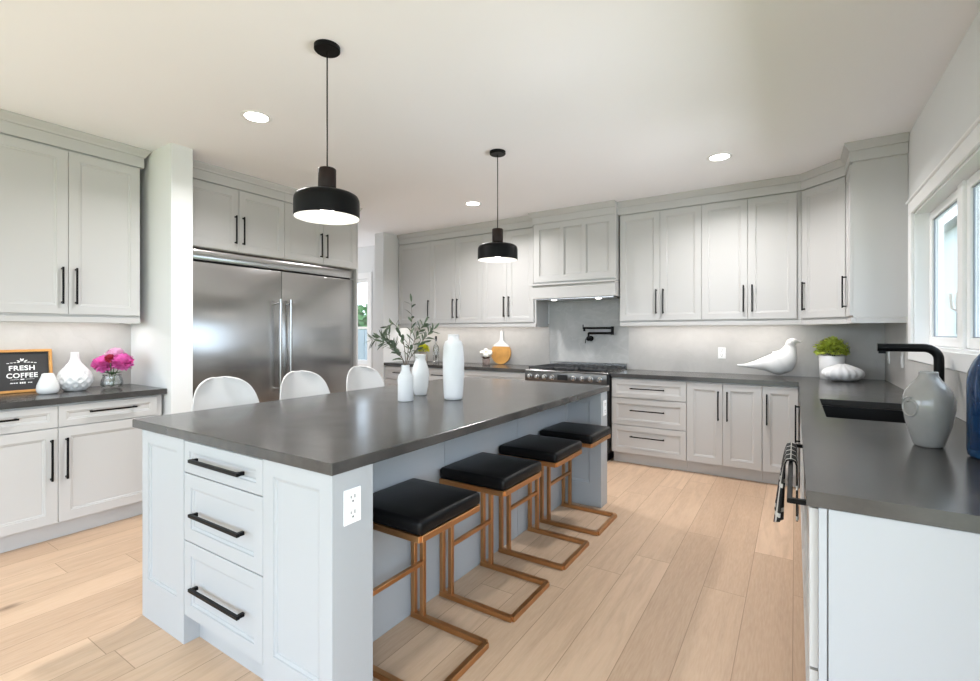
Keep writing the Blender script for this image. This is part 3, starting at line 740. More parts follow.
# --- pot filler
pf = thing('pot_filler', 'black folding pot filler on the grey slab above the range', 'faucet', (-2.05, YB - 0.0105, 1.27))
bm = BM(); tube(bm, [(0, 0, 0), (0, -0.012, 0)], 0.032, 20); obj('flange', bm, 'black', pf, True, 40)
bm = BM(); tube(bm, [(0, -0.0125, 0), (0, -0.09, 0)], 0.020, 14); ball(bm, (0, -0.085, 0), 0.03); tube(bm, [(0, -0.08, -0.01), (0, -0.08, 0.07)], 0.012, 12); obj('valve', bm, 'black', pf, True, 40)
bm = BM(); tube(bm, [(0, -0.08, 0.063), (0.295, -0.08, 0.063)], 0.014, 12); tube(bm, [(0.285, -0.08, 0.045), (0.285, -0.08, 0.14)], 0.017, 12); obj('lower_arm', bm, 'black', pf, True, 40)
bm = BM(); tube(bm, [(0.285, -0.08, 0.123), (-0.065, -0.08, 0.123)], 0.012, 12); tube(bm, [(-0.055, -0.08, 0.135), (-0.055, -0.08, 0.085)], 0.013, 12); tube(bm, [(-0.07, -0.08, 0.11), (-0.07, -0.08, 0.165)], 0.006, 8); obj('upper_arm', bm, 'black', pf, True, 40)
bm = BM(); tube(bm, [(-0.03, -0.09, 0.0), (-0.035, -0.10, -0.055)], 0.006, 8); obj('lever', bm, 'black', pf, True, 40)

# ------------------------------------------------------------------ island
il = thing('kitchen_island', 'long blue-grey kitchen island with drawers in its near end', 'kitchen island', (-1.96, 2.33, 0))
OX, OY = -1.96, 2.33
def ib(bm, x0, x1, y0, y1, z0, z1, bev=0.002): box(bm, x0 - OX, x1 - OX, y0 - OY, y1 - OY, z0, z1, bev)
bm = BM(); ib(bm, -2.31, -1.545, 1.085, 3.50, 0.0, 0.879, 0); obj('carcass', bm, 'island', il)
# near end: two framed panels standing on the floor and three drawers between
for x0, x1, rl, rr in ((-2.60, -2.204, 0.085, 0.06), (-1.621, -1.243, 0.057, 0.06)):
    bm = BM(); shaker(bm, x0 - OX, x1 - OX, 0.0, 0.879, 1.003 - OY, 0.174, 0.062, 0.010, 0.185, 0.055)
    obj('end_post', bm, 'island', il)
for a, b, hz_ in ((0.742, 0.875, 0.808), (0.452, 0.738, 0.59), (0.13, 0.448, 0.352)):
    bm = BM(); shaker(bm, -2.200 - OX, -1.625 - OX, a, b, 1.004 - OY, 0.02, 0.055 if b - a > 0.2 else 0.04, 0.010)
    d = obj('drawer', bm, 'island', il)
    bm = BM(); handle_h(bm, -2.10 - OX, -1.735 - OX, hz_ if b - a < 0.2 else (a + b) / 2 - 0.012, 1.004 - OY, 0.0135, 0.034); obj('handle', bm, 'black', d)
bm = BM(); ib(bm, -2.2035, -1.6215, 1.0245, 1.0845, 0.12, 0.879, 0); obj('drawer_box', bm, 'dark', il)
bm = BM(); ib(bm, -2.2035, -1.6215, 1.068, 1.084, 0, 0.119, 0); obj('toe_kick', bm, 'island', il)
# seating sides
for sx, px in ((1, -1.545), (-1, -2.31)):
    n = 3; L0, L1 = 1.179, 3.499
    for k in range(n):
        a = L0 + (L1 - L0) * k / n + 0.0015; b = L0 + (L1 - L0) * (k + 1) / n - 0.0015
        bm = BM(); ib(bm, px, px + sx * 0.012, a, b, 0.0, 0.879, 0.0012)
        obj('back_panel', bm, 'island', il)
# far end
for x0, x1 in ((-2.60, -2.204), (-1.621, -1.243)):
    bm = BM(); shaker(bm, x0 - OX, x1 - OX, 0.0, 0.879, 3.501 - OY, 0.139, 0.088, 0.010, 0.18, 0.07)
    obj('end_post', bm, 'island', il)
bm = BM(); ib(bm, -2.2035, -1.6215, 3.502, 3.60, 0, 0.879, 0); obj('end_panel', bm, 'island', il)
def outlet(parent, cx, cy, cz, axis, name='outlet'):
    bm = BM()
    if axis == 'X': box(bm, cx, cx + 0.006, cy - 0.036, cy + 0.036, cz - 0.058, cz + 0.058, 0.002)
    o = obj(name, bm, 'pwhite', parent)
    for s in (-0.026, 0.026):
        bm = BM()
        for dy, hh in ((-0.008, 0.006), (0.008, 0.008)): box(bm, cx + 0.006, cx + 0.0066, cy + dy - 0.0016, cy + dy + 0.0016, cz + s + 0.004 - hh / 2, cz + s + 0.004 + hh)
        box(bm, cx + 0.006, cx + 0.0066, cy - 0.003, cy + 0.003, cz + s - 0.012, cz + s - 0.006)
        obj('socket', bm, 'dark', o)
outlet(il, -1.2428 - OX, 1.083 - OY, 0.760, 'X'); outlet(il, -1.2428 - OX, 3.575 - OY, 0.755, 'X')
bm = BM(); box(bm, -2.69, -1.235, 0.995, 3.672, 0.88, 0.92, 0.003)
tag(obj('worktop', bm, 'stone'), 'large dark stone worktop covering the island', 'countertop')

# ------------------------------------------------------------------ bar stools
def make_stool(label, loc):
    t = thing('bar_stool', label, 'stool', loc, 0, 'black and copper bar stools')
    w = 0.025; A, B = -0.208, 0.212; y = 0.186
    bm = BM()
    for s in (-1, 1): bar(bm, (A, s * y, w / 2), (B, s * y, w / 2), w)
    bar(bm, (B, -y, w / 2), (B, y, w / 2), w)
    obj('base_frame', bm, 'copper', t)
    for s in (-1, 1):
        for x in (A + w / 2, A + 0.066):
            bm = BM(); bar(bm, (x, s * y, w + 0.0005), (x, s * y, 0.5735), w * 0.9); obj('leg', bm, 'copper', t)
    bm = BM()
    for s in (-1, 1): bar(bm, (A, s * y, 0.584), (B - 0.042, s * y, 0.584), w)
    for x in (A + w / 2, B - 0.047): bar(bm, (x, -y, 0.584), (x, y, 0.584), w)
    obj('seat_frame', bm, 'copper', t)
    bm = BM(); bar(bm, (A + 0.066, -y + w * 0.45, 0.27), (A + 0.066, y - w * 0.45, 0.27), w * 0.8); obj('footrest', bm, 'copper', t)
    bm = BM(); box(bm, -0.212, 0.178, -0.199, 0.199, 0.5955, 0.652, 0.018, 4)
    bmesh.ops.subdivide_edges(bm, edges=[e for e in bm.edges if e.calc_length() > 0.2], cuts=5, use_grid_fill=True)
    for v in bm.verts:
        if v.co.z > 0.64:
            v.co.z += 0.008 * max(0, 1 - (v.co.x / 0.21) ** 2) * max(0, 1 - (v.co.y / 0.20) ** 2)
    obj('seat', bm, 'leather', t, True, 50)
    return t
st = make_stool('bar stool nearest the camera, half hidden by the island end post', (-1.315, 1.505, 0))
dup(st, (-1.312, 2.088, 0), 'second bar stool from the outlet end of the island')
dup(st, (-1.312, 2.66, 0), 'third bar stool from the outlet end of the island')
dup(st, (-1.308, 3.205, 0), 'bar stool farthest from the camera, nearest the range')

# ------------------------------------------------------------------ white shell chairs on the far side of the island
def make_chair(label, loc, rz):
    t = thing('counter_chair', label, 'chair', loc, rz, 'white shell counter chairs')
    prof = [(0.215, 0.640, 0.175), (0.20, 0.655, 0.19), (0.13, 0.652, 0.205), (0.03, 0.640, 0.215), (-0.07, 0.640, 0.22), (-0.145, 0.662, 0.222),
            (-0.185, 0.715, 0.222), (-0.205, 0.785, 0.218), (-0.218, 0.855, 0.210), (-0.229, 0.92, 0.198), (-0.238, 0.975, 0.182), (-0.245, 1.015, 0.158), (-0.250, 1.043, 0.125), (-0.252, 1.060, 0.08), (-0.253, 1.066, 0.03)]
    bm = BM(); rows = []; n = 14
    for i, (x, z, hw) in enumerate(prof):
        k = min(1, i / 6); row = []
        for j in range(n + 1):
            s = -1 + 2 * j / n; e = abs(s) ** 2.4
            dx = 0.085 * e * k * (hw / 0.2); dz = 0.055 * e * (1 - k) + (0.03 * e if i > 2 and i < 7 else 0)
            row.append(bm.verts.new((x + dx, s * hw, z + dz)))
        rows.append(row)
    for a, b in zip(rows, rows[1:]):
        for j in range(n): bm.faces.new((a[j], a[j + 1], b[j + 1], b[j]))
    sh = obj('shell', bm, 'shell', t, True)
    m_ = sh.modifiers.new('thickness', 'SOLIDIFY'); m_.thickness = 0.012; m_.offset = 0
    m_ = sh.modifiers.new('round', 'SUBSURF'); m_.levels = 1; m_.render_levels = 2
    for sx in (-1, 1):
        for sy in (-1, 1):
            bm = BM(); tube(bm, [(sx * 0.12, sy * 0.12, 0.632), (sx * 0.20, sy * 0.19, 0.0)], [0.014, 0.010], 10); obj('leg', bm, 'shell', t, True, 40)
    bm = BM(); q = 0.178
    for a, b in (((q, q), (q, -q)), ((q, -q), (-q, -q)), ((-q, -q), (-q, q)), ((-q, q), (q, q))): tube(bm, [(a[0], a[1] * 0.96, 0.19), (b[0], b[1] * 0.96, 0.19)], 0.007, 8)
    obj('footrest', bm, 'shell', t, True, 40)
    return t
ch = make_chair('leftmost white shell chair behind the island, beside the partition', (-2.72, 1.545, 0), 0.0)
dup(ch, (-2.72, 2.09, 0), 'white shell chair in front of the refrigerator handles', rotz=0.0)
dup(ch, (-2.72, 2.645, 0), 'white shell chair nearest the hall opening, behind the olive vase', rotz=0.0)

# ------------------------------------------------------------------ pendants and downlights
def make_pendant(label, loc):
    t = thing('pendant_light', label, 'pendant light', loc, 0, 'black dome pendants over the island')
    bm = BM(); lathe(bm, [(0, -0.0005), (0.062, -0.0005), (0.062, -0.020), (0.058, -0.024), (0, -0.024)], (0, 0, 0), 32); obj('canopy', bm, 'black', t, True, 40)
    bm = BM(); tube(bm, [(0, 0, -0.0245), (0, 0, -0.604)], 0.0035, 8); obj('cord', bm, 'black', t, True, 60)
    bm = BM(); lathe(bm, [(0, -0.604), (0.040, -0.604), (0.043, -0.608), (0.043, -0.706), (0.040, -0.710), (0.03, -0.718), (0, -0.718)], (0, 0, 0), 20); obj('socket', bm, 'woodsocket', t, True, 40)
    R_ = 0.156
    bm = BM()
    out = [(0.0, -0.720), (0.055, -0.721), (0.105, -0.725), (0.132, -0.731), (0.147, -0.740), (R_ - 0.002, -0.754), (R_, -0.770), (R_, -0.846)]
    inn = [(R_ - 0.003, -0.846), (R_ - 0.003, -0.772), (R_ - 0.005, -0.757), (0.144, -0.744), (0.130, -0.735), (0.103, -0.729), (0.055, -0.725), (0.0, -0.724)]
    lathe(bm, out + [(R_ - 0.0015, -0.847)], (0, 0, 0), 48); sd = obj('shade', bm, 'black', t, True, 50)
    bm = BM(); lathe(bm, [(R_ - 0.0015, -0.847)] + inn, (0, 0, 0), 48); obj('shade_lining', bm, 'shadein', sd, True, 50)
    bm = BM(); lathe(bm, [(0, -0.7245), (0.018, -0.7245), (0.018, -0.745), (0.028, -0.765), (0.035, -0.79), (0.033, -0.812), (0.02, -0.828), (0, -0.833)], (0, 0, 0), 20); obj('bulb', bm, 'bulb', t, True, 60)
    return t
p1 = make_pendant('near black pendant over the front of the island', (-1.945, 1.54, H))
dup(p1, (-1.952, 3.15, H), 'far black pendant over the range end of the island')
def plight(name, loc, e, r=0.03, col=(1, 0.93, 0.84)):
    l = bpy.data.lights.new(name, 'POINT'); l.energy = e; l.shadow_soft_size = r; l.color = col
    o = bpy.data.objects.new(name, l); COL.objects.link(o); o.location = loc
for x, y in ((-1.945, 1.54), (-1.952, 3.15)): plight('pendant_glow', (x, y, H - 0.85), 0.25)

def downlight(label, x, y, e=12):
    t = thing('recessed_light', label, 'ceiling light', (x, y, H), 0, 'recessed ceiling lights')
    bm = BM(); lathe(bm, [(0.072, -0.004), (0.080, -0.006), (0.092, -0.004), (0.094, -0.0005), (0.072, -0.0005)], (0, 0, 0), 40); obj('trim_ring', bm, 'trim', t, True, 40)
    bm = BM(); lathe(bm, [(0, -0.003), (0.0715, -0.003), (0.0715, -0.0005), (0, -0.0005)], (0, 0, 0), 32); obj('lens', bm, 'lens', t)
    l = bpy.data.lights.new('downlight', 'AREA'); l.shape = 'DISK'; l.size = 0.14; l.energy = e; l.color = (1, 0.98, 0.97); l.spread = math.radians(150)
    o = bpy.data.objects.new('downlight', l); COL.objects.link(o); o.location = (x, y, H - 0.012)
downlight('recessed ceiling light in front of the refrigerator, nearest', -2.966, 1.79)
downlight('recessed ceiling light beside the far pendant', -2.961, 4.267)
downlight('recessed ceiling light nearest the window wall', -0.511, 4.21)

# under-cabinet LED strips
def strip(label, x0, x1, y0, y1, z, e):
    bm = BM(); box(bm, x0, x1, y0, y1, z - 0.008, z - 0.0005)
    tag(obj('light_strip', bm, 'led'), label, 'light strip', 'under-cabinet light strips')
    sx, sy = x1 - x0, y1 - y0
    area('undercabinet', ((x0 + x1) / 2, (y0 + y1) / 2, z - 0.012), (0, 0, 0), sx, sy, e, (1.0, 0.94, 0.89))
strip('LED strip under the cabinets left of the hood', -4.78, -2.70, 5.22, 5.235, 1.449, 2.2)
strip('LED strip under the cabinets right of the hood', -1.52, 0.0, 5.22, 5.235, 1.449, 2.0)
strip('LED strip under the cabinet above the coffee sign', -4.40, -4.385, 0.82, 1.60, 1.449, 0.8)

# ------------------------------------------------------------------ faucet, outlets
fc = thing('kitchen_faucet', 'tall matte black faucet with flat spout behind the sink', 'faucet', (0.615, 3.26, 0.9205))
bm = BM(); lathe(bm, [(0, 0), (0.028, 0), (0.028, 0.008), (0.022, 0.012), (0, 0.012)], (0, 0, 0), 24); obj('base_ring', bm, 'black', fc, True, 40)
bm = BM()
pts = [(0, 0, 0.012), (0, 0, 0.275)]
for k in range(1, 9):
    a = k / 8 * PI / 2; pts.append((-0.06 + 0.06 * math.cos(a), 0, 0.28 + 0.058 * math.sin(a)))
pts.append((-0.245, 0, 0.338))
tube(bm, pts, 0.021, 16); obj('spout', bm, 'black', fc, True, 50)
bm = BM(); tube(bm, [(-0.224, 0, 0.32), (-0.224, 0, 0.306)], 0.016, 14); obj('nozzle', bm, 'black', fc, True, 50)
bm = BM(); tube(bm, [(0, -0.0205, 0.10), (0, -0.045, 0.10)], 0.015, 12); tube(bm, [(0, -0.04, 0.10), (-0.01, -0.045, 0.17)], 0.006, 8); obj('lever', bm, 'black', fc, True, 50)

def wall_plate(name, label, cat, loc, rot, kind):
    t = thing(name, label, cat, loc, rot)
    bm = BM(); box(bm, -0.036, 0.036, -0.006, 0, -0.058, 0.058, 0.002); obj('cover_plate', bm, 'pwhite', t)
    if kind == 'outlet':
        for s in (-0.026, 0.026):
            bm = BM()
            for dx in (-0.008, 0.008): box(bm, dx - 0.0016, dx + 0.0016, -0.0066, -0.006, s, s + 0.012)
            box(bm, -0.003, 0.003, -0.0066, -0.006, s - 0.012, s - 0.006)
            obj('socket', bm, 'dark', t)
    else:
        bm = BM(); box(bm, -0.016, 0.016, -0.011, -0.006, -0.033, 0.033, 0.002); obj('rocker', bm, 'pwhite', t)
wall_plate('wall_outlet', 'white double outlet on the backsplash left of the bird', 'outlet', (-0.636, YB - 0.0102, 1.128), 0, 'outlet')
wall_plate('light_switch', 'white wall switch in the corner, left of the two beside the window', 'switch', (XR - 0.0102, 5.20, 1.135), -R90, 'switch')
wall_plate('light_switch', 'white wall switch next to the window casing, right of the two', 'switch', (XR - 0.0102, 4.60, 1.135), -R90, 'switch')

# ------------------------------------------------------------------ towel over the bar handle
bm = BM()
bx = -0.013 + 0.0; bx = 0.052 - 0.065
ny = 36; rows = []
path = []
for k in range(17): path.append((-0.016, 0.635 + k * 0.0134))
for a in (0.25, 0.5, 0.75): path.append((-0.016 * math.cos(a * PI), 0.852 + 0.016 * math.sin(a * PI)))
for k in range(14): path.append((0.0155, 0.850 - k * 0.0155))
for i, (px_, pz) in enumerate(path):
    row = []
    for j in range(ny + 1):
        u = j / ny; hang = min(1, max(0, (0.845 - pz) / 0.23)); fr_ = px_ < 0
        fold = abs(math.sin(u * 11 + 0.4)) if fr_ else 0
        xx = bx + px_ - (0.008 * hang + 0.028 * hang ** 0.7 * fold if fr_ else -0.004 * hang * abs(math.sin(u * 11)))
        row.append(bm.verts.new((xx, 2.06 + u * 0.32, pz - (0.02 * math.sin(u * 9) * hang if fr_ else 0))))
    rows.append(row)
for a, b in zip(rows, rows[1:]):
    for j in range(ny): bm.faces.new((a[j], a[j + 1], b[j + 1], b[j]))
tw = obj('dish_towel', bm, 'cloth', None, True)
m_ = tw.modifiers.new('thickness', 'SOLIDIFY'); m_.thickness = 0.006; m_.offset = 1
tag(tw, 'black and white striped dish towel hung over the long bar handle', 'towel')

# ------------------------------------------------------------------ vases on the island
zt = 0.9205
def vase(name, label, cat, loc, prof, m, seg=40, group=None, fn=None, sx=1, sy=1, rot=0, angle=60):
    bm = BM(); lathe(bm, prof, (0, 0, 0), seg, sx, sy, fn)
    o = obj(name, bm, m, None, True, angle); o.location = loc; o.rotation_euler = (0, 0, rot)
    return tag(o, label, cat, group)
def inner(prof, t=0.004, zbot=0.01):
    """close a vase profile with an inside wall"""
    top = prof[-1]
    back = [(max(r - t, 0.002), z) for r, z in reversed(prof[1:]) if z > zbot + 0.004]
    return prof + [(top[0] - t / 2, top[1] + 0.001)] + back + [(0, zbot)]
olive_loc = (-2.008, 2.17, zt)
vase('vase', 'small white bottle vase on the island holding the olive sprigs', 'vase', olive_loc,
     inner([(0, 0), (0.044, 0), (0.047, 0.004), (0.048, 0.135), (0.046, 0.150), (0.030, 0.175), (0.025, 0.188), (0.025, 0.218)]), 'matteceramic', 40, 'white vases on the island')
vase('vase', 'middle white tapered vase behind the olive vase on the island', 'vase', (-2.115, 2.43, zt),
     inner([(0, 0), (0.038, 0), (0.042, 0.005), (0.052, 0.06), (0.058, 0.13), (0.056, 0.17), (0.040, 0.215), (0.032, 0.235), (0.036, 0.262), (0.039, 0.27)]), 'ceramic', 40, 'white vases on the island',
     fn=lambda a, z, r: 1 + 0.012 * math.sin(z * 300))
vase('vase', 'tallest white cylinder vase on the island, right of the other two', 'vase', (-1.804, 2.385, zt),
     inner([(0, 0), (0.050, 0), (0.057, 0.006), (0.060, 0.03), (0.066, 0.15), (0.067, 0.25), (0.062, 0.33), (0.055, 0.355), (0.053, 0.36), (0.036, 0.372), (0.034, 0.40), (0.036, 0.405)]), 'matteceramic', 40, 'white vases on the island',
     fn=lambda a, z, r: 1 + 0.012 * math.sin(a * 5 + z * 25))

camR = Vector((0.841, 0.540, 0))
def sprig(label, pts, nleaf, L=0.060, W=0.019, twig=0.0024):
    t = thing('olive_sprig', label, 'branch', (olive_loc[0], olive_loc[1], olive_loc[2]), 0, 'olive sprigs in the small vase')
    P = [Vector((p[0] * camR.x + p[2] * -camR.y, p[0] * camR.y + p[2] * camR.x, p[1])) for p in pts]
    # smooth path
    Q = []
    for i in range(len(P) - 1):
        p0 = P[max(i - 1, 0)]; p1 = P[i]; p2 = P[i + 1]; p3 = P[min(i + 2, len(P) - 1)]
        for k in range(6):
            u = k / 6
            Q.append(0.5 * ((2 * p1) + (-p0 + p2) * u + (2 * p0 - 5 * p1 + 4 * p2 - p3) * u * u + (-p0 + 3 * p1 - 3 * p2 + p3) * u ** 3))
    Q.append(P[-1])
    bm = BM(); n = len(Q); tube(bm, Q, [twig * (1.25 - 0.9 * i / n) for i in range(n)], 7); obj('stem', bm, 'stem', t, True)
    bm = BM()
    nleaf = int(nleaf * 1.35)
    for k in range(nleaf):
        f = 0.36 + 0.64 * (k + 0.5) / nleaf; i = min(int(f * (n - 1)), n - 2)
        d = (Q[i + 1] - Q[i]).normalized(); s = d.cross(Vector((random.uniform(-1, 1), random.uniform(-1, 1), random.uniform(-0.4, 0.4)))).normalized()
        dd = d * random.uniform(0.3, 0.9) + s * random.uniform(0.6, 1.0)
        leaf(bm, Q[i], dd, d.cross(s) + s * 0.3, L * random.uniform(0.75, 1.2), W * random.uniform(0.8, 1.2), random.uniform(-0.1, 0.25))
    leaf(bm, Q[-1], (Q[-1] - Q[-2]), (1, 0.3, 0.2), L, W * 0.8)
    obj('leaves', bm, 'leaf', t)
sprig('tallest olive sprig rising straight up from the vase', [(0, 0.03, 0), (0.005, 0.22, 0), (0.02, 0.36, 0.02), (0.035, 0.48, 0.02), (0.035, 0.60, 0.0)], 9)
sprig('olive sprig arching far left towards the hall window', [(0, 0.03, 0), (-0.01, 0.22, 0), (-0.06, 0.33, 0.0), (-0.13, 0.385, -0.02), (-0.205, 0.37, -0.02)], 24)
sprig('olive sprig curving up and left with a drooping tip', [(0, 0.03, 0), (0.0, 0.22, 0), (-0.02, 0.36, 0.03), (-0.07, 0.465, 0.02), (-0.115, 0.45, 0.0), (-0.13, 0.40, 0.0)], 17)
sprig('olive sprig leaning right below the cabinet handle', [(0.005, 0.03, 0), (0.012, 0.22, 0), (0.065, 0.31, 0.0), (0.12, 0.39, 0.03), (0.165, 0.435, 0.03)], 22)
sprig('short olive sprig in the middle of the bunch leaning back', [(0.0, 0.03, 0.0), (0.004, 0.22, 0.006), (0.035, 0.34, 0.06), (0.07, 0.42, 0.08), (0.10, 0.47, 0.08)], 18)
sprig('short dense olive sprig at the front left of the bunch', [(0.0, 0.03, 0.0), (-0.004, 0.22, -0.006), (-0.04, 0.29, -0.04), (-0.085, 0.345, -0.06), (-0.12, 0.36, -0.06)], 20)

# ------------------------------------------------------------------ left worktop
# framed coffee sign leaning on the backsplash; its local -y side faces the room
sg = thing('coffee_sign', 'black coffee sign in a honey wood frame leaning on the wall', 'sign', (-4.525, 0.86, zt), R90)
SW, SH = 0.325, 0.30
tilt = math.radians(-7)
bm = BM(); f = 0.018
for q in ((0, SW, 0, f), (0, SW, SH - f, SH), (0, f, f, SH - f), (SW - f, SW, f, SH - f)): box(bm, q[0], q[1], -0.016, 0.012, q[2], q[3], 0.002)
fo = obj('frame', bm, 'framewood', sg); fo.rotation_euler = (tilt, 0, 0)
bm = BM(); box(bm, f, SW - f, 0.0, 0.006, f, SH - f); fo = obj('board', bm, 'slate', sg); fo.rotation_euler = (tilt, 0, 0)
def text_mesh(s, size, x, z, parent, name='lettering', bold=0.0, align='CENTER', wx=1.0):
    cu = bpy.data.curves.new('lettering', 'FONT'); cu.body = s; cu.size = size; cu.align_x = align; cu.extrude = 0.0004; cu.offset = bold; cu.space_character = 1.08
    tmp = bpy.data.objects.new('lettering_tmp', cu); COL.objects.link(tmp)
    dg = bpy.context.evaluated_depsgraph_get()
    me = bpy.data.meshes.new_from_object(tmp.evaluated_get(dg)); bpy.data.objects.remove(tmp); bpy.data.curves.remove(cu)
    me.transform(Matrix.Translation((x, -0.0008, z)) @ Matrix.Rotation(PI / 2, 4, 'X') @ Matrix.Diagonal((wx, 1, 1, 1)))
    me.materials.clear(); me.materials.append(M['chalk'])
    o = bpy.data.objects.new(name, me); COL.objects.link(o); o.parent = parent
    o.rotation_euler = (tilt, 0, 0)
    return o
tx = 0.166
text_mesh('FRESH', 0.046, tx, 0.156, sg, bold=0.0011, wx=1.02)
text_mesh('COFFEE', 0.046, tx, 0.104, sg, bold=0.0011, wx=0.96)
bm = BM()
def dash(x0, x1, z, h=0.0016): box(bm, x0, x1, -0.0012, -0.0001, z - h, z + h)
# small ornaments: bean sprig on top, scroll bars, ribbon marks
for q in range(9):
    a = -1 + q / 4
    if abs(a) > 0.15: dash(tx + a * 0.07 - 0.0065, tx + a * 0.07 + 0.0065, 0.206 + 0.006 * (1 - a * a), 0.0022)
dash(tx - 0.062, tx - 0.016, 0.092, 0.0008); dash(tx + 0.016, tx + 0.062, 0.092, 0.0008)
dash(tx - 0.010, tx + 0.010, 0.092, 0.0035)
for a, b in ((-0.062, -0.048), (-0.045, -0.036), (-0.033, -0.024)): dash(tx + a, tx + b, 0.068, 0.0032)
for a, b in ((-0.014, -0.006), (-0.003, 0.005), (0.008, 0.016)): dash(tx + a, tx + b, 0.068, 0.006)
for a, b in ((0.028, 0.036), (0.039, 0.050)): dash(tx + a, tx + b, 0.068, 0.0032)
fo = obj('ornament', bm, 'chalk', sg); fo.rotation_euler = (tilt, 0, 0)
bm = BM()
for p, d, w in (((tx, 0.218), (-0.3, 1), 0.010), ((tx, 0.218), (0.5, 1), 0.010), ((tx + 0.010, 0.216), (1, 0.5), 0.008), ((tx - 0.006, 0.215), (-1, 0.5), 0.008)):
    leaf(bm, (p[0], -0.0012, p[1]), (d[0], 0, d[1]), (1, 0, 0.1), 0.022, w, 0.0)
fo = obj('leaf_motif', bm, 'chalk', sg); fo.rotation_euler = (tilt, 0, 0)

vase('bud_vase', 'small squat white bud vase in front of the coffee sign', 'vase', (-4.30, 1.10, zt),
     inner([(0, 0), (0.044, 0), (0.056, 0.010), (0.061, 0.034), (0.057, 0.062), (0.046, 0.092), (0.035, 0.122), (0.031, 0.136), (0.026, 0.138)]), 'ceramic', 36)
def facet(a, z, r):
    if 0.02 < z < 0.19:
        u = a * 12 / (2 * PI); v = z / 0.052
        p = abs(((u + v) % 1) - 0.5) * 2; q = abs(((u - v) % 1) - 0.5) * 2
        return 1 - 0.14 * (1 - max(p, q)) + 0.03 * (max(p, q) ** 6)
    return 1
prof = [(0, 0), (0.05, 0)]
N = 34
def geo_r(z):
    pts_ = [(0, 0.058), (0.03, 0.088), (0.065, 0.104), (0.10, 0.103), (0.14, 0.084), (0.175, 0.055), (0.205, 0.034), (0.235, 0.025), (0.275, 0.023)]
    for (za, ra), (zb_, rb_) in zip(pts_, pts_[1:]):
        if z <= zb_:
            u = (z - za) / (zb_ - za); u = u * u * (3 - 2 * u) * 0.35 + u * 0.65
            return ra + (rb_ - ra) * u
    return pts_[-1][1]
prof += [(geo_r(0.275 * k / N), 0.275 * k / N + 0.001) for k in range(N + 1)]
vase('geometric_vase', 'large white lattice-textured vase with narrow neck', 'vase', (-4.36, 1.262, zt), prof + [(0.019, 0.277), (0.018, 0.24), (0, 0.20)], 'matteceramic', 96, None, facet, angle=180)

gv = (-4.30, 1.462, zt)
g = thing('glass_vase', 'low clear glass vase holding pink peonies', 'vase', gv)
bm = BM(); lathe(bm, inner([(0, 0), (0.045, 0), (0.062, 0.010), (0.070, 0.035), (0.066, 0.065), (0.056, 0.088), (0.060, 0.105)], 0.004, 0.012), (0, 0, 0), 32); obj('bowl', bm, 'clearglass', g, True, 60)
bm = BM(); lathe(bm, [(0, 0.014), (0.055, 0.014), (0.064, 0.035), (0.062, 0.055), (0, 0.055)], (0, 0, 0), 32); obj('water', bm, thin_glass('vase_water', (0.95, 0.965, 0.955), 0.02), g, True, 60)
def peony(label, off, m, r, m2=None):
    """off: bloom centre in the picture-plane frame (right, up, away)"""
    t = thing('peony', label, 'flower', gv, 0, 'peonies in the glass vase')
    c = Vector((off[0] * camR.x - off[2] * camR.y, off[0] * camR.y + off[2] * camR.x, off[1]))
    bm = BM(); s0 = Vector((c.x * 0.12, c.y * 0.12, 0.02)); tube(bm, [s0, s0 + Vector((c.x * 0.2, c.y * 0.2, 0.09)), c * 0.92], 0.0028, 7); obj('stem', bm, 'green', t, True)
    bm = BM()
    for k in range(260):
        u = 1 - 2 * (k + 0.5) / 260; a = k * 2.39996; q = math.sqrt(1 - u * u)
        n_ = Vector((q * math.cos(a), q * math.sin(a), u))
        rr = r * random.uniform(0.55, 0.8)
        p = c + Vector((n_.x * rr * 0.7, n_.y * rr * 0.7, n_.z * rr * 0.55))
        leaf(bm, p, n_ + Vector((random.uniform(-.5, .5), random.uniform(-.5, .5), 0.35)), Vector((-math.sin(a), math.cos(a), random.uniform(-.4, .4))), r * 0.45, r * 0.40, random.uniform(-0.5, 0.1))
    ball(bm, c, r * 0.5, 2, 1, 1, 0.8)
    obj('bloom', bm, m, t)
    bm = BM()
    for k in range(3):
        a = k * 2.1 + off[0] * 20; leaf(bm, s0 + Vector((0, 0, 0.085)), (math.cos(a), math.sin(a), 0.5), (-math.sin(a), math.cos(a), 0), 0.07, 0.03, 0.3)
    obj('leaves', bm, 'green', t)
peony('light pink peony at the left of the bunch', (-0.058, 0.180, -0.01), 'pink', 0.080)
peony('hot pink peony at the right of the bunch', (0.080, 0.195, 0.0), 'pink', 0.082)
peony('pale pink peony at the top of the bunch', (-0.005, 0.245, 0.04), 'palepink', 0.072)
peony('small crimson peony in the middle of the bunch', (0.022, 0.225, -0.045), 'redpetal', 0.040)

# ------------------------------------------------------------------ back worktop, left side
cb = thing('serving_board', 'round wooden serving board with white neck leaning on the backsplash', 'cutting board', (-3.29, 5.385, zt))
def disc_part(x_half, zc, r, zcut, below):
    bm = BM(); n = 48; P = []
    for k in range(n):
        a = 2 * PI * k / n; P.append((r * math.cos(a), zc + r * math.sin(a)))
    P = [p for p in P if (p[1] <= zcut) == below]
    P.sort(key=lambda p: math.atan2(p[1] - (zc - 0.01 if below else zcut + 0.001), p[0]))
    return P
def prism(bm, P, y0, y1):
    a = [bm.verts.new((p[0], y0, p[1])) for p in P]; b = [bm.verts.new((p[0], y1, p[1])) for p in P]
    bm.faces.new(a); bm.faces.new(b[::-1]); n = len(P)
    for i in range(n): bm.faces.new((a[i], a[(i + 1) % n], b[(i + 1) % n], b[i]))
r_, zc, zcut = 0.15, 0.151, 0.235
a0 = math.asin((zcut - zc) / r_)
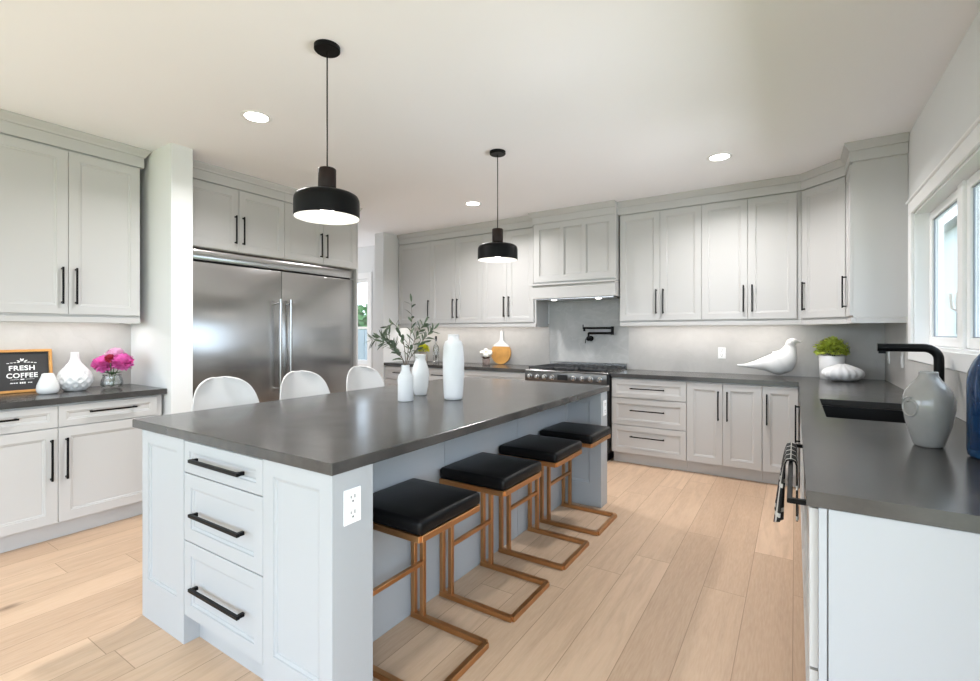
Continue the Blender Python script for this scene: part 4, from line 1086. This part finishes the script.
low = [(r_ * math.cos(a), zc + r_ * math.sin(a)) for a in [PI - a0 + (PI + 2 * a0) * k / 36 for k in range(37)]]
hi_ = [(r_ * math.cos(a), zc + r_ * math.sin(a)) for a in [a0 + (1.22 - a0) * k / 6 for k in range(7)]] + [(0.030, 0.315), (0.022, 0.35), (0.020, 0.43), (0.012, 0.445), (-0.012, 0.445), (-0.020, 0.43), (-0.022, 0.35), (-0.030, 0.315)] + \
      [(r_ * math.cos(a), zc + r_ * math.sin(a)) for a in [PI - 1.22 + (1.22 - a0) * k / 6 for k in range(7)]]
bm = BM(); prism(bm, low, -0.009, 0.009); o = obj('wooden_disc', bm, 'boardwood', cb); o.rotation_euler = (math.radians(-4), 0, 0)
bm = BM(); prism(bm, hi_, -0.009, 0.009); o = obj('painted_neck', bm, 'ceramic', cb); o.rotation_euler = (math.radians(-4), 0, 0)

ct = thing('cotton_arrangement', 'low brown pot of cream cotton blooms beside the round board', 'flowers', (-3.40, 5.20, zt))
bm = BM(); lathe(bm, inner([(0, 0), (0.042, 0), (0.046, 0.004), (0.052, 0.075), (0.050, 0.08)], 0.004, 0.01), (0, 0, 0), 28); obj('pot', bm, mat('dusky_glass', (0.32, 0.25, 0.22), 0.15, var=0.3, vscale=40), ct, True, 50)
bm = BM()
for k in range(7):
    a = k * 2 * PI / 6; rr = 0.055 if k < 6 else 0.0
    ball(bm, (rr * math.cos(a), rr * math.sin(a), 0.145 + 0.02 * math.sin(k * 2.2) + (0.025 if k == 6 else 0)), 0.036, 2, 1, 1, 0.85)
obj('blooms', bm, 'cream', ct, True)
bm = BM()
for k in range(16):
    a = k * 2 * PI / 16; leaf(bm, (0.02 * math.cos(a), 0.02 * math.sin(a), 0.07), (math.cos(a), math.sin(a), 0.9), (-math.sin(a), math.cos(a), 0), 0.07, 0.022, 0.2)
obj('calyxes', bm, 'brown', ct)

bt = thing('glass_bottle', 'slim clear bottle with dark stopper behind the white vases', 'bottle', (-4.28, 5.25, zt))
bm = BM(); lathe(bm, inner([(0, 0), (0.040, 0), (0.044, 0.006), (0.044, 0.19), (0.038, 0.225), (0.018, 0.255), (0.015, 0.32)], 0.003, 0.008), (0, 0, 0), 28); obj('bottle_body', bm, 'clearglass', bt, True, 50)
bm = BM(); lathe(bm, [(0, 0.30), (0.0115, 0.30), (0.0115, 0.3215), (0.016, 0.3225), (0.016, 0.37), (0, 0.37)], (0, 0, 0), 16); obj('stopper', bm, 'iron', bt, True, 40)
jr = thing('flower_jar', 'dusky jar of yellow-green flowers behind the middle island vase', 'flowers', (-4.475, 5.20, zt))
bm = BM(); lathe(bm, inner([(0, 0), (0.05, 0), (0.058, 0.01), (0.062, 0.06), (0.058, 0.12), (0.045, 0.15)], 0.004, 0.01), (0, 0, 0), 28); obj('jar', bm, mat('smoky_jar', (0.42, 0.36, 0.31), 0.15, var=0.35, vscale=50), jr, True, 50)
bm = BM()
for k in range(120):
    a = k * 2.39996; u = 1 - 1.3 * (k + 0.5) / 120; q = math.sqrt(max(0, 1 - u * u)); n_ = Vector((q * math.cos(a), q * math.sin(a), u))
    leaf(bm, Vector((0, 0, 0.17)) + n_ * 0.045, n_ + Vector((random.uniform(-.4, .4), random.uniform(-.4, .4), 0.2)), (-math.sin(a), math.cos(a), 0.2), 0.055, 0.034, 0.2)
obj('blossom', bm, 'yellow', jr)
bm = BM(); tube(bm, [(0, 0, 0.02), (0.005, 0, 0.1), (0, 0, 0.18)], 0.006, 8); obj('stem', bm, 'green', jr, True)

# ------------------------------------------------------------------ back worktop, right side
# bird: body swept along a spine from tail to beak
bd = thing('bird_figurine', 'large white ceramic bird figurine on the back worktop', 'figurine', (-0.155, 5.27, zt))
K = 1 / 690.0
sp_ = [(90, 264, 3), (140, 266, 12), (200, 260, 27), (262, 250, 50), (318, 245, 78), (352, 226, 82), (376, 195, 64), (390, 160, 43), (397, 132, 31), (404, 110, 29), (420, 101, 20), (437, 103, 9), (456, 104, 3)]
bm = BM(); rings = []
pts3 = [Vector(((x - 315) * K, 0, (333 - y) * K)) for x, y, r in sp_]
fine = []
for i in range(len(sp_) - 1):
    p0, p1, p2, p3 = (pts3[max(i - 1, 0)], pts3[i], pts3[i + 1], pts3[min(i + 2, len(sp_) - 1)])
    for k in range(4):
        u = k / 4
        q = 0.5 * ((2 * p1) + (-p0 + p2) * u + (2 * p0 - 5 * p1 + 4 * p2 - p3) * u * u + (-p0 + 3 * p1 - 3 * p2 + p3) * u ** 3)
        fine.append((q, (sp_[i][2] * (1 - u) + sp_[i + 1][2] * u) * K))
fine.append((pts3[-1], sp_[-1][2] * K))
tube(bm, [q for q, r in fine], [r for q, r in fine], 28, sx=0.86)
for v in bm.verts:
    if v.co.z < 0.002: v.co.z = 0.0
obj('body', bm, 'ceramic', bd, True)
bm = BM()
for s in (-1, 1): ball(bm, ((404 - 315) * K, s * 0.0355, (333 - 106) * K), 0.0035, 1)
obj('eyes', bm, mat('soft_grey_glaze', (0.45, 0.45, 0.45), 0.4), bd, True)

pp = thing('potted_plant', 'lime green plant in a white pot in the corner', 'plant', (0.280, 5.28, zt))
bm = BM(); lathe(bm, inner([(0, 0), (0.086, 0), (0.090, 0.004), (0.101, 0.205), (0.099, 0.21)], 0.006, 0.012), (0, 0, 0), 36, fn=lambda a, z, r: 1 + 0.012 * math.sin(a * 18)); obj('pot', bm, 'matteceramic', pp, True, 60)
bm = BM(); lathe(bm, [(0, 0.19), (0.090, 0.19), (0.090, 0.185), (0, 0.185)], (0, 0, 0), 24); obj('soil', bm, 'brown', pp)
bm = BM()
for k in range(460):
    a = k * 2.39996; u = 1 - 1.25 * (k + 0.5) / 460; q = math.sqrt(max(0, 1 - u * u)); n_ = Vector((q * math.cos(a), q * math.sin(a), u))
    rr = random.uniform(0.45, 1.0)
    p = Vector((n_.x * 0.118 * rr, n_.y * 0.09 * rr, 0.245 + n_.z * 0.115 * rr))
    leaf(bm, p, n_ + Vector((random.uniform(-.6, .6), random.uniform(-.6, .6), random.uniform(0, .6))), Vector((-math.sin(a), math.cos(a), random.uniform(-.5, .5))), 0.036, 0.032, 0.25)
obj('foliage', bm, 'lime', pp)
bm = BM()
for k in range(9):
    a = k * 0.7; tube(bm, [(0.01 * math.cos(a), 0.01 * math.sin(a), 0.191), (0.04 * math.cos(a), 0.035 * math.sin(a), 0.24), (0.07 * math.cos(a), 0.055 * math.sin(a), 0.28)], 0.002, 5)
obj('stems', bm, 'green', pp)

# ribbed white shell ornament
bm = BM()
nu, nv = 64, 20; rows = []
for i in range(nv + 1):
    ph = -PI / 2 + PI * i / nv; row = []; cp = max(0.0, math.cos(ph)) ** 0.75
    for j in range(nu):
        a = 2 * PI * j / nu; rib = 1 + 0.11 * abs(math.sin(a * 8)) * math.cos(ph)
        row.append(bm.verts.new((0.140 * rib * cp * math.cos(a) * (1 + 0.10 * math.sin(2 * a) ** 2), 0.105 * rib * cp * math.sin(a), 0.066 + 0.066 * math.sin(ph) * (1 + 0.10 * math.sin(a * 16) * math.cos(ph)) + 0.018 * math.exp(-((math.cos(ph)) / 0.3) ** 2) * (1 if ph > 0 else 0))))
    rows.append(row)
for a_, b_ in zip(rows, rows[1:]):
    for j in range(nu): bm.faces.new((a_[j], a_[(j + 1) % nu], b_[(j + 1) % nu], b_[j]))
bmesh.ops.remove_doubles(bm, verts=bm.verts, dist=1e-5)
us = obj('shell_ornament', bm, 'matteceramic', None, True); us.location = (0.345, 5.075, zt); us.rotation_euler = (0, 0, 0.5)
tag(us, 'flat ribbed white shell ornament in front of the potted plant', 'ornament')

# grey glazed vase and blue bottle beside the sink
gz = thing('glazed_vase', 'grey glazed vase with an embossed ring beside the sink', 'vase', (0.412, 2.335, zt), 0)
pg = [(r * 0.83, z) for r, z in [(0, 0), (0.046, 0), (0.052, 0.006), (0.066, 0.045), (0.082, 0.095), (0.090, 0.14), (0.089, 0.172), (0.078, 0.205), (0.058, 0.230), (0.044, 0.243), (0.034, 0.258), (0.033, 0.272)]]
bm = BM(); lathe(bm, inner(pg, 0.005, 0.015), (0, 0, 0), 48, fn=lambda a, z, r: 1 + (0.05 * math.sin(a * 6) if z > 0.245 else 0.0) * min(1, max(0, (z - 0.245) / 0.02)))
obj('body', bm, 'glaze', gz, True, 60)
def rr_at(z):
    for (ra, za), (rb_, zb_) in zip(pg[1:], pg[2:]):
        if za <= z <= zb_: return ra + (rb_ - ra) * (z - za) / max(zb_ - za, 1e-6)
    return 0.08
bm = BM(); ring = []
ca = math.radians(213)
for k in range(29):
    a = math.radians(70) + k / 28 * math.radians(400); q = 0.030 if k < 22 else 0.030 - 0.014 * (k - 21) / 7
    zz = 0.145 + q * 1.15 * math.sin(a); rr = rr_at(zz); da = q * math.cos(a) / rr
    ring.append((rr * math.cos(ca + da), rr * math.sin(ca + da), zz))
tube(bm, ring, 0.0042, 8); obj('embossed_ring', bm, 'glaze', gz, True)

bb = thing('blue_bottle', 'large cobalt blue glass bottle at the right edge', 'bottle', (0.578, 2.205, zt), 0)
bm = BM()
pb = [(r * 0.93, z) for r, z in [(0, 0), (0.085, 0), (0.097, 0.008), (0.100, 0.03), (0.099, 0.12), (0.100, 0.25), (0.096, 0.285), (0.080, 0.325), (0.058, 0.355), (0.040, 0.38), (0.034, 0.41), (0.034, 0.45)]]
lathe(bm, inner(pb, 0.006, 0.016), (0, 0, 0), 48); obj('body', bm, 'blue', bb, True, 60)
bm = BM(); lathe(bm, [(0.029, 0.4525), (0.040, 0.4525), (0.043, 0.458), (0.043, 0.470), (0.040, 0.476), (0.029, 0.476), (0.029, 0.4525)], (0, 0, 0), 32); obj('lip', bm, 'blue', bb, True, 50)
